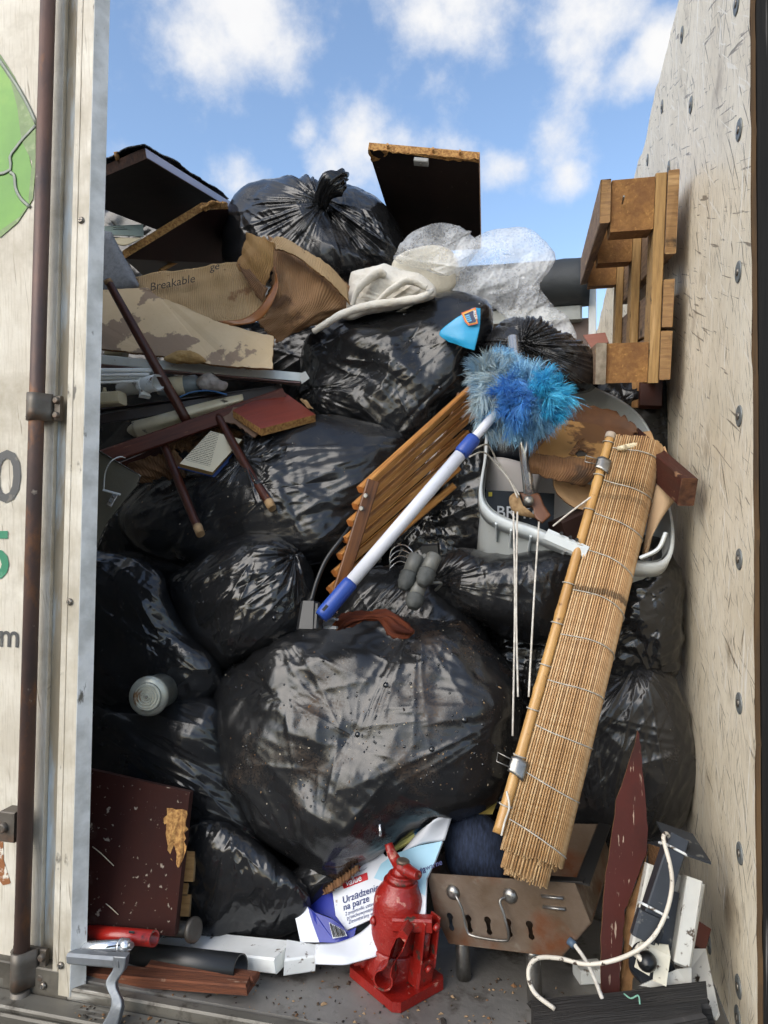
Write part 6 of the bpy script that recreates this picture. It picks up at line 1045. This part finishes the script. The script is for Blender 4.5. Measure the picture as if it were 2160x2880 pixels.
O('brown_card', plate(PP([(1822, 2372, 1.22), (1862, 2385, 1.22), (1870, 2450, 1.2), (1826, 2460, 1.19)]), .003), cardw, label='brown cardboard scrap behind the flood lamp arm', cat='cardboard')
chm = M('charred_timber', '1b1917', .75, col2='2a2724', scale=7, stretch=(1, 12, 1), coord='UV', bump=.006, bscale=12, bstretch=(1.2, 16, 1), l3=('4d4840', 30, .66, .72))
t = T('charred_timber', 'rotten blackened timber lying across the sill by the wall', 'timber', P(1770, 2870, 1.03))
O('beam', bar(P(1500, 2880, 1.035), P(1995, 2825, 1.045), .055, .034, c=.004, jag=.014, seed=4, seg=5), chm, t); O('split_layer', bar(P(1560, 2915, .995), P(1985, 2868, 1.005), .03, .03, c=.004, jag=.012, seed=9, seg=4), chm, t)
O('green_string', tube(PP([(1755, 2795, 1.03), (1775, 2808, 1.02), (1795, 2800, 1.02), (1800, 2825, 1.015)]), .0012, 5, n=20), M('green_string', '6d9a86', .7), t)
t = T('thin_flex', 'thin white flex with a blue end near the barbecue foot', 'flex', PZ(1660, 2760, FLOOR))
O('flex', tube(PP([(1612, 2652, 1.12), (1640, 2690, 1.10), (1665, 2735, 1.085), (1695, 2812, 1.05)]), .0030, 8, n=24), cordm, t); O('plug_end', tube(PP([(1600, 2645, 1.125), (1617, 2660, 1.118)]), .0058, 10), M('dull_blue', '44586c', .5), t)
O('white_block', bar(PZ(1622, 2735, FLOOR+.012), PZ(1690, 2730, FLOOR+.012), .035, .024, c=.003), whitepl, label='small white plastic block on the floor behind the thin flex', cat='plastic')
# ---- loose dirt and splinters on the floor and on the sill
V = []; F = []; mi = []; rr = np.random.RandomState(5)
for k in range(900):
    if k % 3: x, y, z = rr.uniform(-.74, .27), rr.uniform(YR, 1.22), FLOOR+.001
    else: x, y, z = rr.uniform(-.74, .30), rr.uniform(YR-.055, YR-.028), FLOOR-.018
    s = rr.uniform(.0008, .0035)*(2 if rr.rand() < .06 else 1); a = rr.rand()*6.3; e = V3([math.cos(a), math.sin(a), 0]); f = V3([-math.sin(a), math.cos(a), 0])*rr.uniform(.25, .8); o_ = len(V); h = s*rr.uniform(.4, 1.)
    c = V3([x, y, z]); V += [c-e*s-f*s, c+e*s-f*s*.7, c+e*s*.8+f*s, c-e*s*.7+f*s*.8, c+V3([0, 0, h])]; F += [(o_, o_+1, o_+4), (o_+1, o_+2, o_+4), (o_+2, o_+3, o_+4), (o_+3, o_, o_+4)]; m = rr.randint(4); mi += [m]*4
O('debris', Geo(V, F, None, mi), [M('crumb_%d' % i, c, .9) for i, c in enumerate(('3d2f22', '6b4c30', '231d18', '8d7456'))], label='crumbs of soil and splinters over the truck floor', cat='debris', kind='stuff')

# ---- crumbs and rain drops lying on the bags
def scatter(name, g, n, size, mats, label, seed, drop=False):
    rr = np.random.RandomState(seed); V0 = g.V; F0 = g.F; V = []; F = []; mi = []; cen = V0.mean(0); k = 0
    while k < n:
        f = F0[rr.randint(len(F0))]
        if len(f) < 4: continue
        p = V0[list(f)]; nn = np.cross(p[1]-p[0], p[3]-p[0])
        if np.linalg.norm(nn)*rr.rand() < 2e-6*rr.rand(): continue
        nn = nrm(nn)
        if nn@(CAM-cen) < .15 or nn[2] < -.1: continue
        k += 1; c = p.mean(0); e = nrm(np.cross(nn, rr.randn(3))); f_ = np.cross(nn, e); s = size*rr.uniform(.4, 1.3)*(2. if rr.rand() < .05 else 1); o_ = len(V)
        if drop:
            for q in range(8): a = q*math.pi/4; V.append(c+(e*math.cos(a)+f_*math.sin(a))*s)
            for q in range(8): a = q*math.pi/4; V.append(c+(e*math.cos(a)+f_*math.sin(a))*s*.6+nn*s*.42)
            V.append(c+nn*s*.55); F += [(o_+q, o_+(q+1) % 8, o_+8+(q+1) % 8, o_+8+q) for q in range(8)]+[(o_+8+q, o_+8+(q+1) % 8, o_+16) for q in range(8)]; mi += [0]*16
        else:
            t_ = rr.uniform(.2, .7); V += [c-e*s-f_*s*t_, c+e*s-f_*s*t_*.7, c+e*s*.8+f_*s*t_, c-e*s*.7+f_*s*t_*.8, c+nn*s*.5]; F += [(o_, o_+1, o_+4), (o_+1, o_+2, o_+4), (o_+2, o_+3, o_+4), (o_+3, o_, o_+4)]; m = rr.randint(len(mats)); mi += [m]*4
    O(name, Geo(V, F, None, mi, drop), mats, label=label, cat=name.replace('_', ' '), kind='stuff')
cm = [bpy.data.materials['crumb_%d' % i] for i in range(4)]+[M('crumb_pale', 'b8ad98', .9)]
dropm = M('rain_drop', '15171a', .04, spec=.7)
scatter('soil_crumbs', o_front['huge'], 420, .0016, cm, 'soil crumbs sprinkled over the huge dirty bag', 1)
scatter('soil_crumbs', o_front['long'], 120, .0013, cm, 'pale crumbs sprinkled over the long bag below the book', 2)
scatter('rain_drops', o_front['huge'], 260, .0022, [dropm], 'rain drops beading on the huge dirty bag', 3, True)
scatter('rain_drops', o_front['big'], 260, .0022, [dropm], 'rain drops beading on the big bag under the towel', 4, True)
scatter('rain_drops', o_front['shiny'], 120, .0020, [dropm], 'rain drops beading on the shiny taut bag', 5, True)
